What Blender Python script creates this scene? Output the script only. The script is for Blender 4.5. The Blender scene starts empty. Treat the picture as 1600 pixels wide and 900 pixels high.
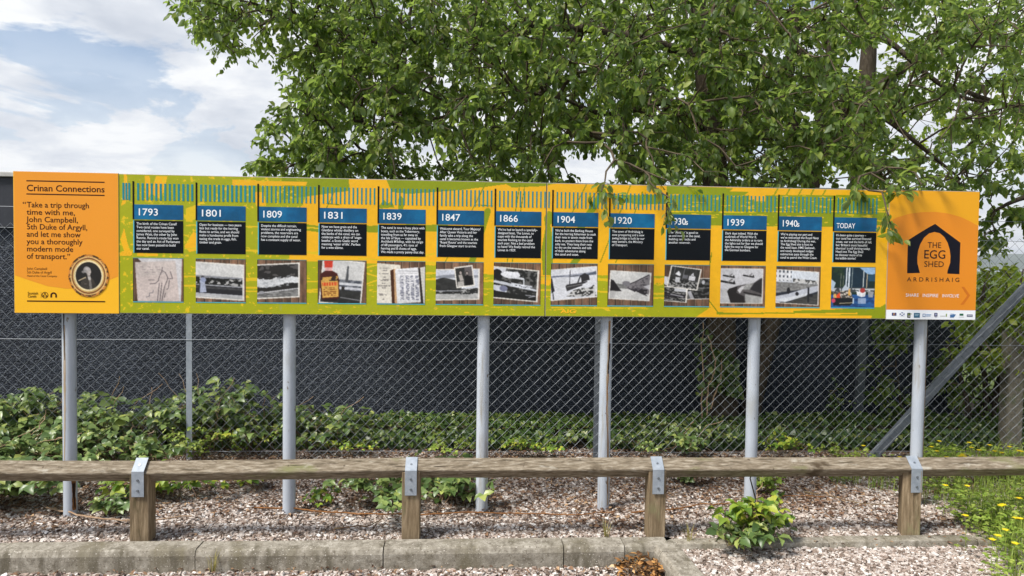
import bpy, bmesh, math, random
import numpy as np
from mathutils import Vector, Matrix

random.seed(11)
rng = np.random.default_rng(11)
SC = bpy.context.scene
COL = SC.collection

# ------------------------------------------------------------------ camera
FPX, PW, PH = 1150.0, 1600, 900
PITCH, ROLL, CH = math.radians(2.0), math.radians(0.75), 1.625
F_ = np.array([0, math.cos(PITCH), -math.sin(PITCH)])
R0 = np.array([1.0, 0, 0]); U0 = np.cross(R0, F_)
R_ = R0 * math.cos(ROLL) + U0 * math.sin(ROLL)
U_ = -R0 * math.sin(ROLL) + U0 * math.cos(ROLL)
CAM = np.array([0, 0, CH])
cd = bpy.data.cameras.new("camera"); cam = bpy.data.objects.new("camera", cd); COL.objects.link(cam)
cd.sensor_width = 36; cd.lens = FPX / PW * 36; cd.clip_start = 0.05; cd.clip_end = 20000
M3 = Matrix(((R_[0], U_[0], -F_[0]), (R_[1], U_[1], -F_[1]), (R_[2], U_[2], -F_[2])))
cam.matrix_world = Matrix.Translation(Vector(CAM)) @ M3.to_4x4()
SC.camera = cam
SC.view_settings.view_transform = 'Standard'
SC.view_settings.look = 'None'
SC.view_settings.gamma = 1
SC.view_settings.exposure = 0.52
SC.cycles.max_bounces = 8
SC.cycles.transparent_max_bounces = 8
SC.render.film_transparent = False

# ------------------------------------------------------------------ sky and sun
SUN_EL, SUN_AZ = math.radians(54), math.radians(236)      # azimuth clockwise from +Y: behind the camera, to the left
W = bpy.data.worlds.new("World"); SC.world = W; W.use_nodes = True
nt = W.node_tree; nt.nodes.clear()
def N(tree, typ, **kw):
    n = tree.nodes.new(typ)
    for k, v in kw.items():
        if k == 'i':
            for kk, vv in v.items(): n.inputs[kk].default_value = vv
        else: setattr(n, k, v)
    return n
def ramp(tree, stops, interp='LINEAR'):
    n = tree.nodes.new('ShaderNodeValToRGB'); n.color_ramp.interpolation = interp
    e = n.color_ramp.elements
    while len(e) < len(stops): e.new(0.5)
    for el, (p, c) in zip(e, stops):
        el.position = p; el.color = (c, c, c, 1) if isinstance(c, (int, float)) else (*c, 1)
    return n
L = nt.links.new
sky = N(nt, 'ShaderNodeTexSky', sky_type='NISHITA', sun_disc=False)
sky.sun_elevation = SUN_EL; sky.sun_rotation = SUN_AZ; sky.dust_density = 0.6; sky.ozone_density = 2.0
tc = N(nt, 'ShaderNodeTexCoord')
sep = N(nt, 'ShaderNodeSeparateXYZ'); L(tc.outputs['Generated'], sep.inputs[0])
zc = N(nt, 'ShaderNodeMath', operation='MAXIMUM', i={1: 0.0}); L(sep.outputs[2], zc.inputs[0])
za = N(nt, 'ShaderNodeMath', operation='ADD', i={1: 0.22}); L(zc.outputs[0], za.inputs[0])
dx = N(nt, 'ShaderNodeMath', operation='DIVIDE'); L(sep.outputs[0], dx.inputs[0]); L(za.outputs[0], dx.inputs[1])
dy = N(nt, 'ShaderNodeMath', operation='DIVIDE'); L(sep.outputs[1], dy.inputs[0]); L(za.outputs[0], dy.inputs[1])
cmb = N(nt, 'ShaderNodeCombineXYZ', i={2: 0.0}); L(dx.outputs[0], cmb.inputs[0]); L(dy.outputs[0], cmb.inputs[1])
mp = N(nt, 'ShaderNodeMapping'); mp.inputs['Location'].default_value = (0.52, -1.08, -1.69); L(cmb.outputs[0], mp.inputs[0])
n1 = N(nt, 'ShaderNodeTexNoise', i={'Scale': 1.3, 'Detail': 11.0, 'Roughness': 0.60, 'Distortion': 0.35}); L(mp.outputs[0], n1.inputs['Vector'])
n2 = N(nt, 'ShaderNodeTexNoise', i={'Scale': 2.8, 'Detail': 10.0, 'Roughness': 0.58, 'Distortion': 0.2}); L(mp.outputs[0], n2.inputs['Vector'])
cover = ramp(nt, [(0.425, 0.0), (0.485, 1.0)]); L(n1.outputs[0], cover.inputs[0])
shade = ramp(nt, [(0.30, (4.3, 4.65, 5.3)), (0.46, (5.7, 5.95, 6.4)), (0.57, (7.1, 7.2, 7.3))]); L(n2.outputs[0], shade.inputs[0])
skb = N(nt, 'ShaderNodeVectorMath', operation='SCALE', i={3: 1.0}); L(sky.outputs[0], skb.inputs[0])
hz = N(nt, 'ShaderNodeMapRange', i={1: .05, 2: .30, 3: 1.0, 4: 0.0}); L(zc.outputs[0], hz.inputs[0])
zn = N(nt, 'ShaderNodeMapRange', i={1: .50, 2: .85, 3: 1.0, 4: 0.25}); L(zc.outputs[0], zn.inputs[0])
cv2 = N(nt, 'ShaderNodeMath', operation='MULTIPLY'); L(cover.outputs[0], cv2.inputs[0]); L(zn.outputs[0], cv2.inputs[1])
cmx = N(nt, 'ShaderNodeMath', operation='MAXIMUM'); L(cv2.outputs[0], cmx.inputs[0]); L(hz.outputs[0], cmx.inputs[1])
mixs = N(nt, 'ShaderNodeMix', data_type='RGBA'); L(cmx.outputs[0], mixs.inputs[0]); L(skb.outputs[0], mixs.inputs[6]); L(shade.outputs[0], mixs.inputs[7])
bg = N(nt, 'ShaderNodeBackground', i={'Strength': 0.1}); L(mixs.outputs[2], bg.inputs['Color'])
wo = N(nt, 'ShaderNodeOutputWorld'); L(bg.outputs[0], wo.inputs[0])
sl = bpy.data.lights.new("sun", 'SUN'); sl.energy = 4.4; sl.angle = math.radians(16); sl.color = (1.0, 0.95, 0.87)
so = bpy.data.objects.new("sun", sl); COL.objects.link(so)
sd = Vector((math.sin(SUN_AZ) * math.cos(SUN_EL), math.cos(SUN_AZ) * math.cos(SUN_EL), math.sin(SUN_EL)))
so.rotation_euler = sd.to_track_quat('Z', 'Y').to_euler()

# ------------------------------------------------------------------ helpers
def ray(px, py): return ((px - PW / 2) / FPX) * R_ - ((py - PH / 2) / FPX) * U_ + F_
def G(px, py, z=0.0):
    d = ray(px, py); return CAM + d * ((z - CH) / d[2])
def P(px, py, Y):
    d = ray(px, py); return CAM + d * (Y / d[1])
def proj(p):
    d = np.asarray(p, float) - CAM; z = d @ F_
    return PW / 2 + FPX * (d @ R_) / z, PH / 2 - FPX * (d @ U_) / z
def lin(c):
    c = np.asarray(c, float) / 255.0
    return np.where(c <= 0.04045, c / 12.92, ((c + 0.055) / 1.055) ** 2.4)
def link(o, parent=None):
    COL.objects.link(o)
    if parent is not None: o.parent = parent
    return o
def tag(o, label=None, cat=None, group=None, kind=None):
    if label: o['label'] = label
    if cat: o['category'] = cat
    if group: o['group'] = group
    if kind: o['kind'] = kind
    return o
def empty(name, loc=(0, 0, 0), rz=0.0):
    o = bpy.data.objects.new(name, None); o.location = loc; o.rotation_euler = (0, 0, rz); o.empty_display_size = .1
    return link(o)
def npmesh(name, V, faces, mat, parent=None, cols=None, smooth=False):
    """V (n,3); faces: array (m,k) or list of such arrays; one mesh object"""
    if not isinstance(faces, list): faces = [faces]
    faces = [np.asarray(f, np.int32) for f in faces if len(f)]
    me = bpy.data.meshes.new(name)
    V = np.ascontiguousarray(V, np.float32)
    loops = np.concatenate([f.ravel() for f in faces])
    tot = np.concatenate([np.full(len(f), f.shape[1], np.int32) for f in faces])
    start = np.concatenate([[0], np.cumsum(tot)[:-1]]).astype(np.int32)
    me.vertices.add(len(V)); me.vertices.foreach_set('co', V.ravel())
    me.loops.add(len(loops)); me.loops.foreach_set('vertex_index', loops)
    me.polygons.add(len(tot)); me.polygons.foreach_set('loop_start', start); me.polygons.foreach_set('loop_total', tot)
    me.polygons.foreach_set('use_smooth', np.full(len(tot), bool(smooth)))
    if cols is not None:
        a = me.color_attributes.new('Col', 'FLOAT_COLOR', 'POINT')
        c = np.ones((len(V), 4), np.float32); c[:, :3] = cols; a.data.foreach_set('color', c.ravel())
    me.update(calc_edges=True)
    me.materials.append(mat)
    return link(bpy.data.objects.new(name, me), parent)
class MB:
    """collects simple shapes into one mesh"""
    def __init__(s): s.V = []; s.F = {3: [], 4: []}; s.n = 0
    def add(s, V, faces):
        V = np.asarray(V, float); s.V.append(V)
        for f in faces:
            f = [i + s.n for i in f]
            if len(f) in (3, 4): s.F[len(f)].append(f)
            else:
                for k in range(1, len(f) - 1): s.F[3].append([f[0], f[k], f[k + 1]])
        s.n += len(V); return s
    def box(s, a, b, bev=0.0, M=None):
        (x0, y0, z0), (x1, y1, z1) = a, b
        if bev <= 0:
            V = [(x0, y0, z0), (x1, y0, z0), (x1, y1, z0), (x0, y1, z0), (x0, y0, z1), (x1, y0, z1), (x1, y1, z1), (x0, y1, z1)]
            Fc = [(0, 3, 2, 1), (4, 5, 6, 7), (0, 1, 5, 4), (1, 2, 6, 5), (2, 3, 7, 6), (3, 0, 4, 7)]
        else:
            bm = bmesh.new(); bmesh.ops.create_cube(bm, size=1)
            for v in bm.verts:
                v.co = ((x0 + x1) / 2 + v.co.x * (x1 - x0), (y0 + y1) / 2 + v.co.y * (y1 - y0), (z0 + z1) / 2 + v.co.z * (z1 - z0))
            bmesh.ops.bevel(bm, geom=list(bm.edges), offset=bev, segments=2, affect='EDGES', profile=0.5)
            bm.verts.index_update(); V = [tuple(v.co) for v in bm.verts]; Fc = [[v.index for v in f.verts] for f in bm.faces]; bm.free()
        V = np.array(V, float)
        if M is not None: V = np.array([M @ Vector(v) for v in V])
        return s.add(V, Fc)
    def tube(s, pts, rad, n=8, cap=True):
        pts = np.asarray(pts, float); m = len(pts)
        rad = np.broadcast_to(np.asarray(rad, float), (m,))
        V = []; t0 = None
        for i in range(m):
            t = pts[min(i + 1, m - 1)] - pts[max(i - 1, 0)]; t = t / (np.linalg.norm(t) + 1e-9)
            if t0 is None:
                a = np.array([0, 0, 1.0]) if abs(t[2]) < 0.9 else np.array([1.0, 0, 0])
                e1 = np.cross(t, a)
            else: e1 = e1 - t * (e1 @ t)
            e1 = e1 / (np.linalg.norm(e1) + 1e-9); e2 = np.cross(t, e1); t0 = t
            for k in range(n):
                an = 2 * math.pi * k / n
                V.append(pts[i] + rad[i] * (math.cos(an) * e1 + math.sin(an) * e2))
        Fc = []
        for i in range(m - 1):
            for k in range(n):
                k2 = (k + 1) % n
                Fc.append((i * n + k, i * n + k2, (i + 1) * n + k2, (i + 1) * n + k))
        if cap: Fc.append(list(range(n))[::-1]); Fc.append([(m - 1) * n + k for k in range(n)])
        return s.add(V, Fc)
    def quad(s, pts): return s.add(pts, [(0, 1, 2, 3)])
    def build(s, name, mat, parent=None, smooth=False, cols=None):
        V = np.concatenate(s.V)
        fs = [np.array(s.F[k], np.int32) for k in (3, 4) if s.F[k]]
        o = npmesh(name, V, fs, mat, parent, cols, smooth)
        return o
def auto_smooth(o, ang=40):
    me = o.data
    me.polygons.foreach_set('use_smooth', np.ones(len(me.polygons), bool))
    me.set_sharp_from_angle(angle=math.radians(ang))
    return o
class Frame:
    def __init__(s, x0, y0, a): s.x0, s.y0, s.a = x0, y0, a; s.c, s.s = math.cos(a), math.sin(a)
    def pt(s, u, w, z): return np.array([s.x0 + u * s.c - w * s.s, s.y0 + u * s.s + w * s.c, z])
    def uw(s, x, y): return (x - s.x0) * s.c + (y - s.y0) * s.s, -(x - s.x0) * s.s + (y - s.y0) * s.c
def in_poly(x, y, poly):
    x = np.asarray(x); y = np.asarray(y); c = np.zeros(x.shape, bool); n = len(poly); j = n - 1
    for i in range(n):
        xi, yi = poly[i]; xj, yj = poly[j]
        if yi != yj:
            c ^= ((yi > y) != (yj > y)) & (x < (xj - xi) * (y - yi) / (yj - yi) + xi)
        j = i
    return c
_ng = np.random.default_rng(5).random((64, 64))
def vnoise(x, y):
    x = np.asarray(x, float); y = np.asarray(y, float)
    xi = np.floor(x).astype(int); yi = np.floor(y).astype(int); fx = x - xi; fy = y - yi
    fx = fx * fx * (3 - 2 * fx); fy = fy * fy * (3 - 2 * fy)
    g = lambda a, b: _ng[a % 64, b % 64]
    return (g(xi, yi) * (1 - fx) + g(xi + 1, yi) * fx) * (1 - fy) + (g(xi, yi + 1) * (1 - fx) + g(xi + 1, yi + 1) * fx) * fy
def fbm(x, y, o=4):
    r = 0; a = .5; t = 0
    for k in range(o):
        r = r + a * vnoise(x * 2 ** k + 17.3 * k, y * 2 ** k + 9.1 * k); t += a; a *= .5
    return r / t

# ------------------------------------------------------------------ materials
def newmat(name):
    m = bpy.data.materials.new(name); m.use_nodes = True; t = m.node_tree; t.nodes.clear()
    out = t.nodes.new('ShaderNodeOutputMaterial'); p = t.nodes.new('ShaderNodeBsdfPrincipled'); t.links.new(p.outputs[0], out.inputs[0])
    return m, t, p, out
def noise_mat(name, stops, scale=8, rough=.7, detail=6, stretch=(1, 1, 1), bump=0.0, bscale=None, spec=.3, metal=0.0, dist=0.01, extra=None):
    m, t, p, out = newmat(name); l = t.links.new
    tc = N(t, 'ShaderNodeTexCoord'); mp = N(t, 'ShaderNodeMapping'); mp.inputs['Scale'].default_value = stretch; l(tc.outputs['Object'], mp.inputs[0])
    nz = N(t, 'ShaderNodeTexNoise', i={'Scale': scale, 'Detail': detail, 'Roughness': .62}); l(mp.outputs[0], nz.inputs['Vector'])
    r = ramp(t, stops); l(nz.outputs[0], r.inputs[0]); col = r.outputs[0]
    if extra:                                   # (scale, stretch, lo, hi, colour): darker or lighter blotches with their own shape
        for (s2, st2, lo, hi, c2) in extra:
            mp2 = N(t, 'ShaderNodeMapping'); mp2.inputs['Scale'].default_value = st2; mp2.inputs['Location'].default_value = (s2, 3.1, 1.7); l(tc.outputs['Object'], mp2.inputs[0])
            nz2 = N(t, 'ShaderNodeTexNoise', i={'Scale': s2, 'Detail': 5.0, 'Roughness': .6}); l(mp2.outputs[0], nz2.inputs['Vector'])
            r2 = ramp(t, [(lo, 0.0), (hi, 1.0)]); l(nz2.outputs[0], r2.inputs[0])
            mx = N(t, 'ShaderNodeMix', data_type='RGBA'); l(r2.outputs[0], mx.inputs[0]); l(col, mx.inputs[6]); mx.inputs[7].default_value = (*c2, 1); col = mx.outputs[2]
    l(col, p.inputs['Base Color'])
    p.inputs['Roughness'].default_value = rough; p.inputs['Specular IOR Level'].default_value = spec; p.inputs['Metallic'].default_value = metal
    if bump > 0:
        nb = N(t, 'ShaderNodeTexNoise', i={'Scale': bscale or scale * 3, 'Detail': 5.0, 'Roughness': .6}); l(mp.outputs[0], nb.inputs['Vector'])
        b = N(t, 'ShaderNodeBump', i={'Strength': bump, 'Distance': dist}); l(nb.outputs[0], b.inputs['Height']); l(b.outputs[0], p.inputs['Normal'])
    return m
def island_mat(name, stops, rough=.8, spec=.2, bump=True):
    m, t, p, out = newmat(name); l = t.links.new
    g = N(t, 'ShaderNodeNewGeometry'); r = ramp(t, stops, 'LINEAR'); l(g.outputs['Random Per Island'], r.inputs[0])
    tc = N(t, 'ShaderNodeTexCoord'); nz = N(t, 'ShaderNodeTexNoise', i={'Scale': 90.0, 'Detail': 3.0}); l(tc.outputs['Object'], nz.inputs['Vector'])
    hs = N(t, 'ShaderNodeMix', data_type='RGBA', blend_type='MULTIPLY', i={0: .55}); l(r.outputs[0], hs.inputs[6])
    rr = ramp(t, [(.3, .55), (.65, 1.15)]); l(nz.outputs[0], rr.inputs[0]); l(rr.outputs[0], hs.inputs[7])
    l(hs.outputs[2], p.inputs['Base Color']); p.inputs['Roughness'].default_value = rough; p.inputs['Specular IOR Level'].default_value = spec
    return m
def leaf_mat(name, stops, trans=(.35, .5, .06), tmix=.35, rough=.45, spec=.35, back=None):
    m, t, p, out = newmat(name); l = t.links.new
    g = N(t, 'ShaderNodeNewGeometry'); r = ramp(t, stops); l(g.outputs['Random Per Island'], r.inputs[0]); col = r.outputs[0]
    tc = N(t, 'ShaderNodeTexCoord'); nz = N(t, 'ShaderNodeTexNoise', i={'Scale': 1.3, 'Detail': 3.0}); l(tc.outputs['Object'], nz.inputs['Vector'])
    rr = ramp(t, [(.35, .75), (.65, 1.2)]); l(nz.outputs[0], rr.inputs[0])
    mu = N(t, 'ShaderNodeMix', data_type='RGBA', blend_type='MULTIPLY', i={0: 1.0}); l(col, mu.inputs[6]); l(rr.outputs[0], mu.inputs[7]); col = mu.outputs[2]
    if back:
        mb = N(t, 'ShaderNodeMix', data_type='RGBA'); l(g.outputs['Backfacing'], mb.inputs[0]); l(col, mb.inputs[6]); mb.inputs[7].default_value = (*back, 1); col = mb.outputs[2]
    l(col, p.inputs['Base Color']); p.inputs['Roughness'].default_value = rough; p.inputs['Specular IOR Level'].default_value = spec
    tr = N(t, 'ShaderNodeBsdfTranslucent'); tm = N(t, 'ShaderNodeMix', data_type='RGBA', blend_type='MIX', i={0: .5}); l(col, tm.inputs[6]); tm.inputs[7].default_value = (*trans, 1); l(tm.outputs[2], tr.inputs[0])
    mx = N(t, 'ShaderNodeMixShader', i={0: tmix}); l(p.outputs[0], mx.inputs[1]); l(tr.outputs[0], mx.inputs[2]); l(mx.outputs[0], out.inputs[0])
    return m
def ink_mat(name, rough=.38, spec=.35):
    m, t, p, out = newmat(name); l = t.links.new
    a = N(t, 'ShaderNodeVertexColor', layer_name='Col'); 
    tc = N(t, 'ShaderNodeTexCoord'); nz = N(t, 'ShaderNodeTexNoise', i={'Scale': 2.2, 'Detail': 6.0, 'Roughness': .65}); l(tc.outputs['Object'], nz.inputs['Vector'])
    rr = ramp(t, [(.35, .90), (.65, 1.0)]); l(nz.outputs[0], rr.inputs[0])
    mu = N(t, 'ShaderNodeMix', data_type='RGBA', blend_type='MULTIPLY', i={0: 1.0}); l(a.outputs[0], mu.inputs[6]); l(rr.outputs[0], mu.inputs[7])
    l(mu.outputs[2], p.inputs['Base Color']); p.inputs['Roughness'].default_value = rough; p.inputs['Specular IOR Level'].default_value = spec
    return m
def flat(name, rgb, rough=.4, spec=.35, metal=0.0, var=.08, scale=6):
    c = lin(rgb); return noise_mat(name, [(.3, tuple(c * (1 - var))), (.7, tuple(np.minimum(c * (1 + var), 1)))], scale=scale, rough=rough, spec=spec, metal=metal)

M = {}
M['soil'] = noise_mat('soil', [(.3, (.06, .042, .03)), (.5, (.12, .085, .062)), (.7, (.2, .155, .125))], scale=30, rough=.95, bump=.6, spec=.1)
M['stone'] = island_mat('gravel_stone', [(0, (.10, .075, .06)), (.14, (.20, .15, .12)), (.36, (.34, .27, .23)), (.6, (.46, .395, .35)), (.85, (.56, .51, .47)), (1, (.76, .74, .72))])
M['litter'] = island_mat('dead_leaf', [(0, (.07, .04, .028)), (.4, (.15, .085, .055)), (.75, (.25, .15, .09)), (1, (.40, .27, .16))], rough=.8)
M['dry'] = island_mat('dry_leaf', [(0, (.05, .03, .018)), (.4, (.16, .085, .04)), (.7, (.36, .18, .06)), (.9, (.52, .28, .09)), (1, (.60, .46, .28))], rough=.65)
M['grassland'] = noise_mat('grassland', [(.35, (.05, .08, .025)), (.65, (.10, .13, .04))], scale=.4, rough=.95, spec=.1)
M['water'] = noise_mat('loch_water', [(.3, (.10, .13, .15)), (.7, (.16, .19, .21))], scale=.02, rough=.25, spec=.5)
M['hill'] = noise_mat('hillside', [(.3, (.035, .055, .035)), (.7, (.07, .09, .05))], scale=.004, rough=1, spec=0)
M['kerb'] = noise_mat('kerb_concrete', [(.3, (.17, .15, .12)), (.5, (.28, .255, .21)), (.7, (.41, .38, .325))], scale=26, detail=10, rough=.9, bump=.9, bscale=160, spec=.15, dist=.004,
                      extra=[(3.0, (1.6, 1, .4), .50, .66, (.17, .15, .105)), (9.0, (1.5, 1, .25), .55, .68, (.13, .115, .085)), (60.0, (1, 1, 1), .57, .66, (.15, .13, .10)), (95.0, (1, 1, 1), .62, .68, (.60, .56, .50))])
M['wood'] = noise_mat('weathered_wood', [(.28, (.095, .075, .052)), (.5, (.22, .18, .13)), (.72, (.40, .355, .285))], scale=9, stretch=(1.6, 10, 10), detail=12, rough=.9, bump=.8, bscale=24, spec=.15, dist=.006,
                      extra=[(2.6, (1.4, 2, 2), .60, .68, (.075, .055, .035)), (3.4, (.8, 2, 2), .58, .72, (.19, .19, .09)), (9.0, (.6, 5, 5), .58, .66, (.10, .08, .055)), (30.0, (1, 1, 1), .64, .72, (.09, .07, .05)), (12.0, (.25, 7, 7), .62, .66, (.05, .038, .026)), (4.0, (2, 6, 6), .60, .72, (.40, .37, .31))])
M['wood_post'] = noise_mat('weathered_post_wood', [(.28, (.09, .065, .038)), (.5, (.21, .155, .095)), (.72, (.36, .28, .185))], scale=6, stretch=(14, 14, 1.0), detail=10, rough=.9, bump=.7, bscale=14, spec=.15, dist=.006,
                           extra=[(3.1, (3, 3, .9), .57, .70, (.085, .07, .035)), (2.2, (2, 2, 1), .60, .72, (.20, .20, .10))])
M['galv'] = noise_mat('galvanised_steel', [(.3, (.24, .275, .32)), (.7, (.35, .39, .44))], scale=24, rough=.6, spec=.3, metal=.2)
M['bolt'] = flat('bolt_steel', (120, 126, 132), metal=.6)
M['pole'] = noise_mat('grey_pole_paint', [(.35, (.36, .40, .46)), (.65, (.47, .51, .57))], scale=3, stretch=(1, 1, .4), rough=.42, spec=.4, bump=.05, bscale=30,
                      extra=[(26.0, (1, 1, .5), .66, .70, (.16, .13, .10)), (7.0, (2.5, 2.5, .25), .58, .72, (.30, .29, .265)), (3.0, (1, 1, .6), .58, .72, (.33, .34, .33))])
M['rust'] = noise_mat('rust', [(.3, (.10, .045, .02)), (.6, (.26, .12, .045)), (.8, (.36, .21, .10))], scale=30, rough=.9, spec=.1)
M['ruststain'] = noise_mat('rust_stain', [(.3, (.30, .22, .14)), (.7, (.42, .36, .29))], scale=22, stretch=(1, 1, .2), rough=.7, spec=.2)
M['rustdark'] = flat('rust_hole', (44, 32, 26), rough=.9, spec=.1)
M['alu'] = flat('aluminium_edge', (158, 152, 142), rough=.45, metal=.3)
M['orange'] = flat('sign_orange', (232, 150, 40), var=.03, scale=1.2)
M['yellow'] = flat('sign_yellow', (244, 184, 36), var=.03, scale=1.2)
M['orange_deep'] = flat('sign_deep_orange', (226, 138, 30), var=.03, scale=1.2)
M['yellow_deep'] = flat('sign_deep_yellow', (232, 164, 22), var=.03, scale=1.2)
M['maroon'] = flat('sign_dark_brown_ink', (50, 14, 14), spec=.2)
M['navy'] = flat('sign_navy_ink', (14, 13, 28), spec=.2)
M['black'] = flat('sign_black_ink', (6, 11, 19), rough=.3, spec=.2)
M['blue'] = noise_mat('sign_blue_ink', [(.42, tuple(lin((0, 76, 116)))), (.5, tuple(lin((2, 84, 130)))), (.62, tuple(lin((8, 106, 154))))], scale=3, stretch=(1, 1, 1.2), rough=.36, spec=.35)
M['cyan'] = flat('sign_cyan_ink', (70, 168, 190))
M['teal'] = flat('sign_teal_ink', (28, 132, 142))
M['white'] = flat('sign_white_ink', (236, 240, 246), var=.02)
M['beige'] = flat('sign_beige_ink', (214, 190, 110))
M['chev'] = flat('sign_chevron_ink', (206, 112, 22))
M['ink'] = ink_mat('printed_ink')
M['wall'] = None
def wall_mat():
    m, t, p, out = newmat('dark_roughcast'); l = t.links.new
    tc = N(t, 'ShaderNodeTexCoord'); vo = N(t, 'ShaderNodeTexVoronoi', i={'Scale': 70.0, 'Randomness': 1.0}); l(tc.outputs['Object'], vo.inputs['Vector'])
    nz = N(t, 'ShaderNodeTexNoise', i={'Scale': 1.4, 'Detail': 5.0}); l(tc.outputs['Object'], nz.inputs['Vector'])
    r = ramp(t, [(.3, (.022, .029, .044)), (.7, (.037, .047, .067))]); l(nz.outputs[0], r.inputs[0])
    sp_ = ramp(t, [(.1, 1.0), (.35, .9), (.6, .55)]); l(vo.outputs['Distance'], sp_.inputs[0]); mu = N(t, 'ShaderNodeMix', data_type='RGBA', blend_type='MULTIPLY', i={0: 1.0}); l(r.outputs[0], mu.inputs[6]); l(sp_.outputs[0], mu.inputs[7])
    vc = ramp(t, [(.72, 0.0), (.95, 1.0)]); sx = N(t, 'ShaderNodeSeparateColor'); l(vo.outputs['Color'], sx.inputs[0]); l(sx.outputs[0], vc.inputs[0]); m3 = N(t, 'ShaderNodeMix', data_type='RGBA'); l(vc.outputs[0], m3.inputs[0]); l(mu.outputs[2], m3.inputs[6]); m3.inputs[7].default_value = (.062, .073, .096, 1); l(m3.outputs[2], p.inputs['Base Color'])
    n2 = N(t, 'ShaderNodeTexNoise', i={'Scale': 75.0, 'Detail': 4.0}); l(tc.outputs['Object'], n2.inputs['Vector'])
    ad = N(t, 'ShaderNodeMath', operation='SUBTRACT'); l(n2.outputs[0], ad.inputs[0]); l(vo.outputs['Distance'], ad.inputs[1])
    b = N(t, 'ShaderNodeBump', i={'Strength': 1.0, 'Distance': .009}); l(ad.outputs[0], b.inputs['Height']); l(b.outputs[0], p.inputs['Normal'])
    p.inputs['Roughness'].default_value = .6; p.inputs['Specular IOR Level'].default_value = .25
    return m
M['wall'] = wall_mat()
M['fascia'] = noise_mat('charcoal_fascia', [(.4, (.030, .033, .042)), (.7, (.045, .048, .06))], scale=4, rough=.55, extra=[(24.0, (1, 1, .6), .68, .73, (.16, .165, .18))])
M['capping'] = noise_mat('grey_capping', [(.3, (.40, .39, .37)), (.7, (.56, .55, .53))], scale=10, rough=.5)
M['wire'] = flat('fence_wire', (118, 123, 130), rough=.5, metal=.3)
M['ivywall'] = noise_mat('mossy_stone', [(.3, (.05, .045, .03)), (.7, (.13, .11, .06))], scale=8, rough=.95, bump=.6, extra=[(4.0, (1, 1, 1), .5, .62, (.16, .14, .03))])
M['concrete_post'] = noise_mat('old_concrete', [(.3, (.10, .09, .07)), (.7, (.21, .19, .15))], scale=14, detail=9, rough=.95, bump=.5, extra=[(7.0, (1, 1, 1), .55, .66, (.10, .11, .06))])
M['steel_post'] = noise_mat('blue_grey_steel', [(.3, (.075, .088, .105)), (.7, (.125, .142, .165))], scale=6, rough=.55)
M['bark'] = noise_mat('bark', [(.3, (.035, .027, .02)), (.55, (.075, .06, .045)), (.8, (.13, .11, .085))], scale=10, stretch=(3, 3, .8), detail=8, rough=.95, bump=.8, bscale=24, spec=.1, dist=.02)
M['twig'] = noise_mat('twig_bark', [(.3, (.045, .035, .025)), (.7, (.12, .095, .065))], scale=12, rough=.9, spec=.1)
M['cane'] = noise_mat('bramble_cane', [(.3, (.10, .05, .04)), (.7, (.20, .15, .07))], scale=12, rough=.8)
M['drycane'] = noise_mat('dry_cane', [(.3, (.24, .15, .09)), (.7, (.42, .30, .2))], scale=20, rough=.9)
M['leaf_tree'] = leaf_mat('tree_leaf', [(0, (.036, .070, .014)), (.4, (.082, .142, .024)), (.75, (.15, .21, .034)), (1, (.29, .32, .08))], trans=(.52, .74, .07), tmix=.48, back=(.13, .18, .09))
M['leaf_far'] = leaf_mat('bright_leaf', [(0, (.12, .20, .025)), (.5, (.22, .31, .04)), (1, (.36, .42, .06))], trans=(.75, .9, .08), tmix=.5)
M['leaf_bramble'] = leaf_mat('bramble_leaf', [(0, (.045, .085, .025)), (.4, (.105, .17, .05)), (.8, (.21, .28, .085)), (1, (.36, .40, .10))], trans=(.36, .5, .08), tmix=.25, rough=.38, spec=.5, back=(.18, .24, .14))
M['leaf_young'] = leaf_mat('young_bramble_leaf', [(0, (.06, .13, .022)), (.35, (.13, .24, .035)), (.7, (.27, .37, .045)), (1, (.50, .50, .07))], trans=(.42, .55, .05), tmix=.32)
M['leaf_ivy'] = leaf_mat('ivy_leaf', [(0, (.028, .06, .015)), (.5, (.072, .13, .03)), (.85, (.15, .21, .05)), (1, (.29, .32, .09))], trans=(.2, .3, .04), tmix=.18, rough=.35, spec=.45)
M['leaf_weed'] = leaf_mat('weed_leaf', [(0, (.11, .18, .025)), (.5, (.22, .32, .05)), (1, (.38, .44, .10))], trans=(.4, .55, .06), tmix=.35)
M['petal'] = leaf_mat('buttercup_petal', [(0, (.85, .62, .015)), (1, (.9, .74, .03))], trans=(.9, .7, .02), tmix=.3)
M['gold'] = flat('gold', (190, 130, 60))

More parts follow.
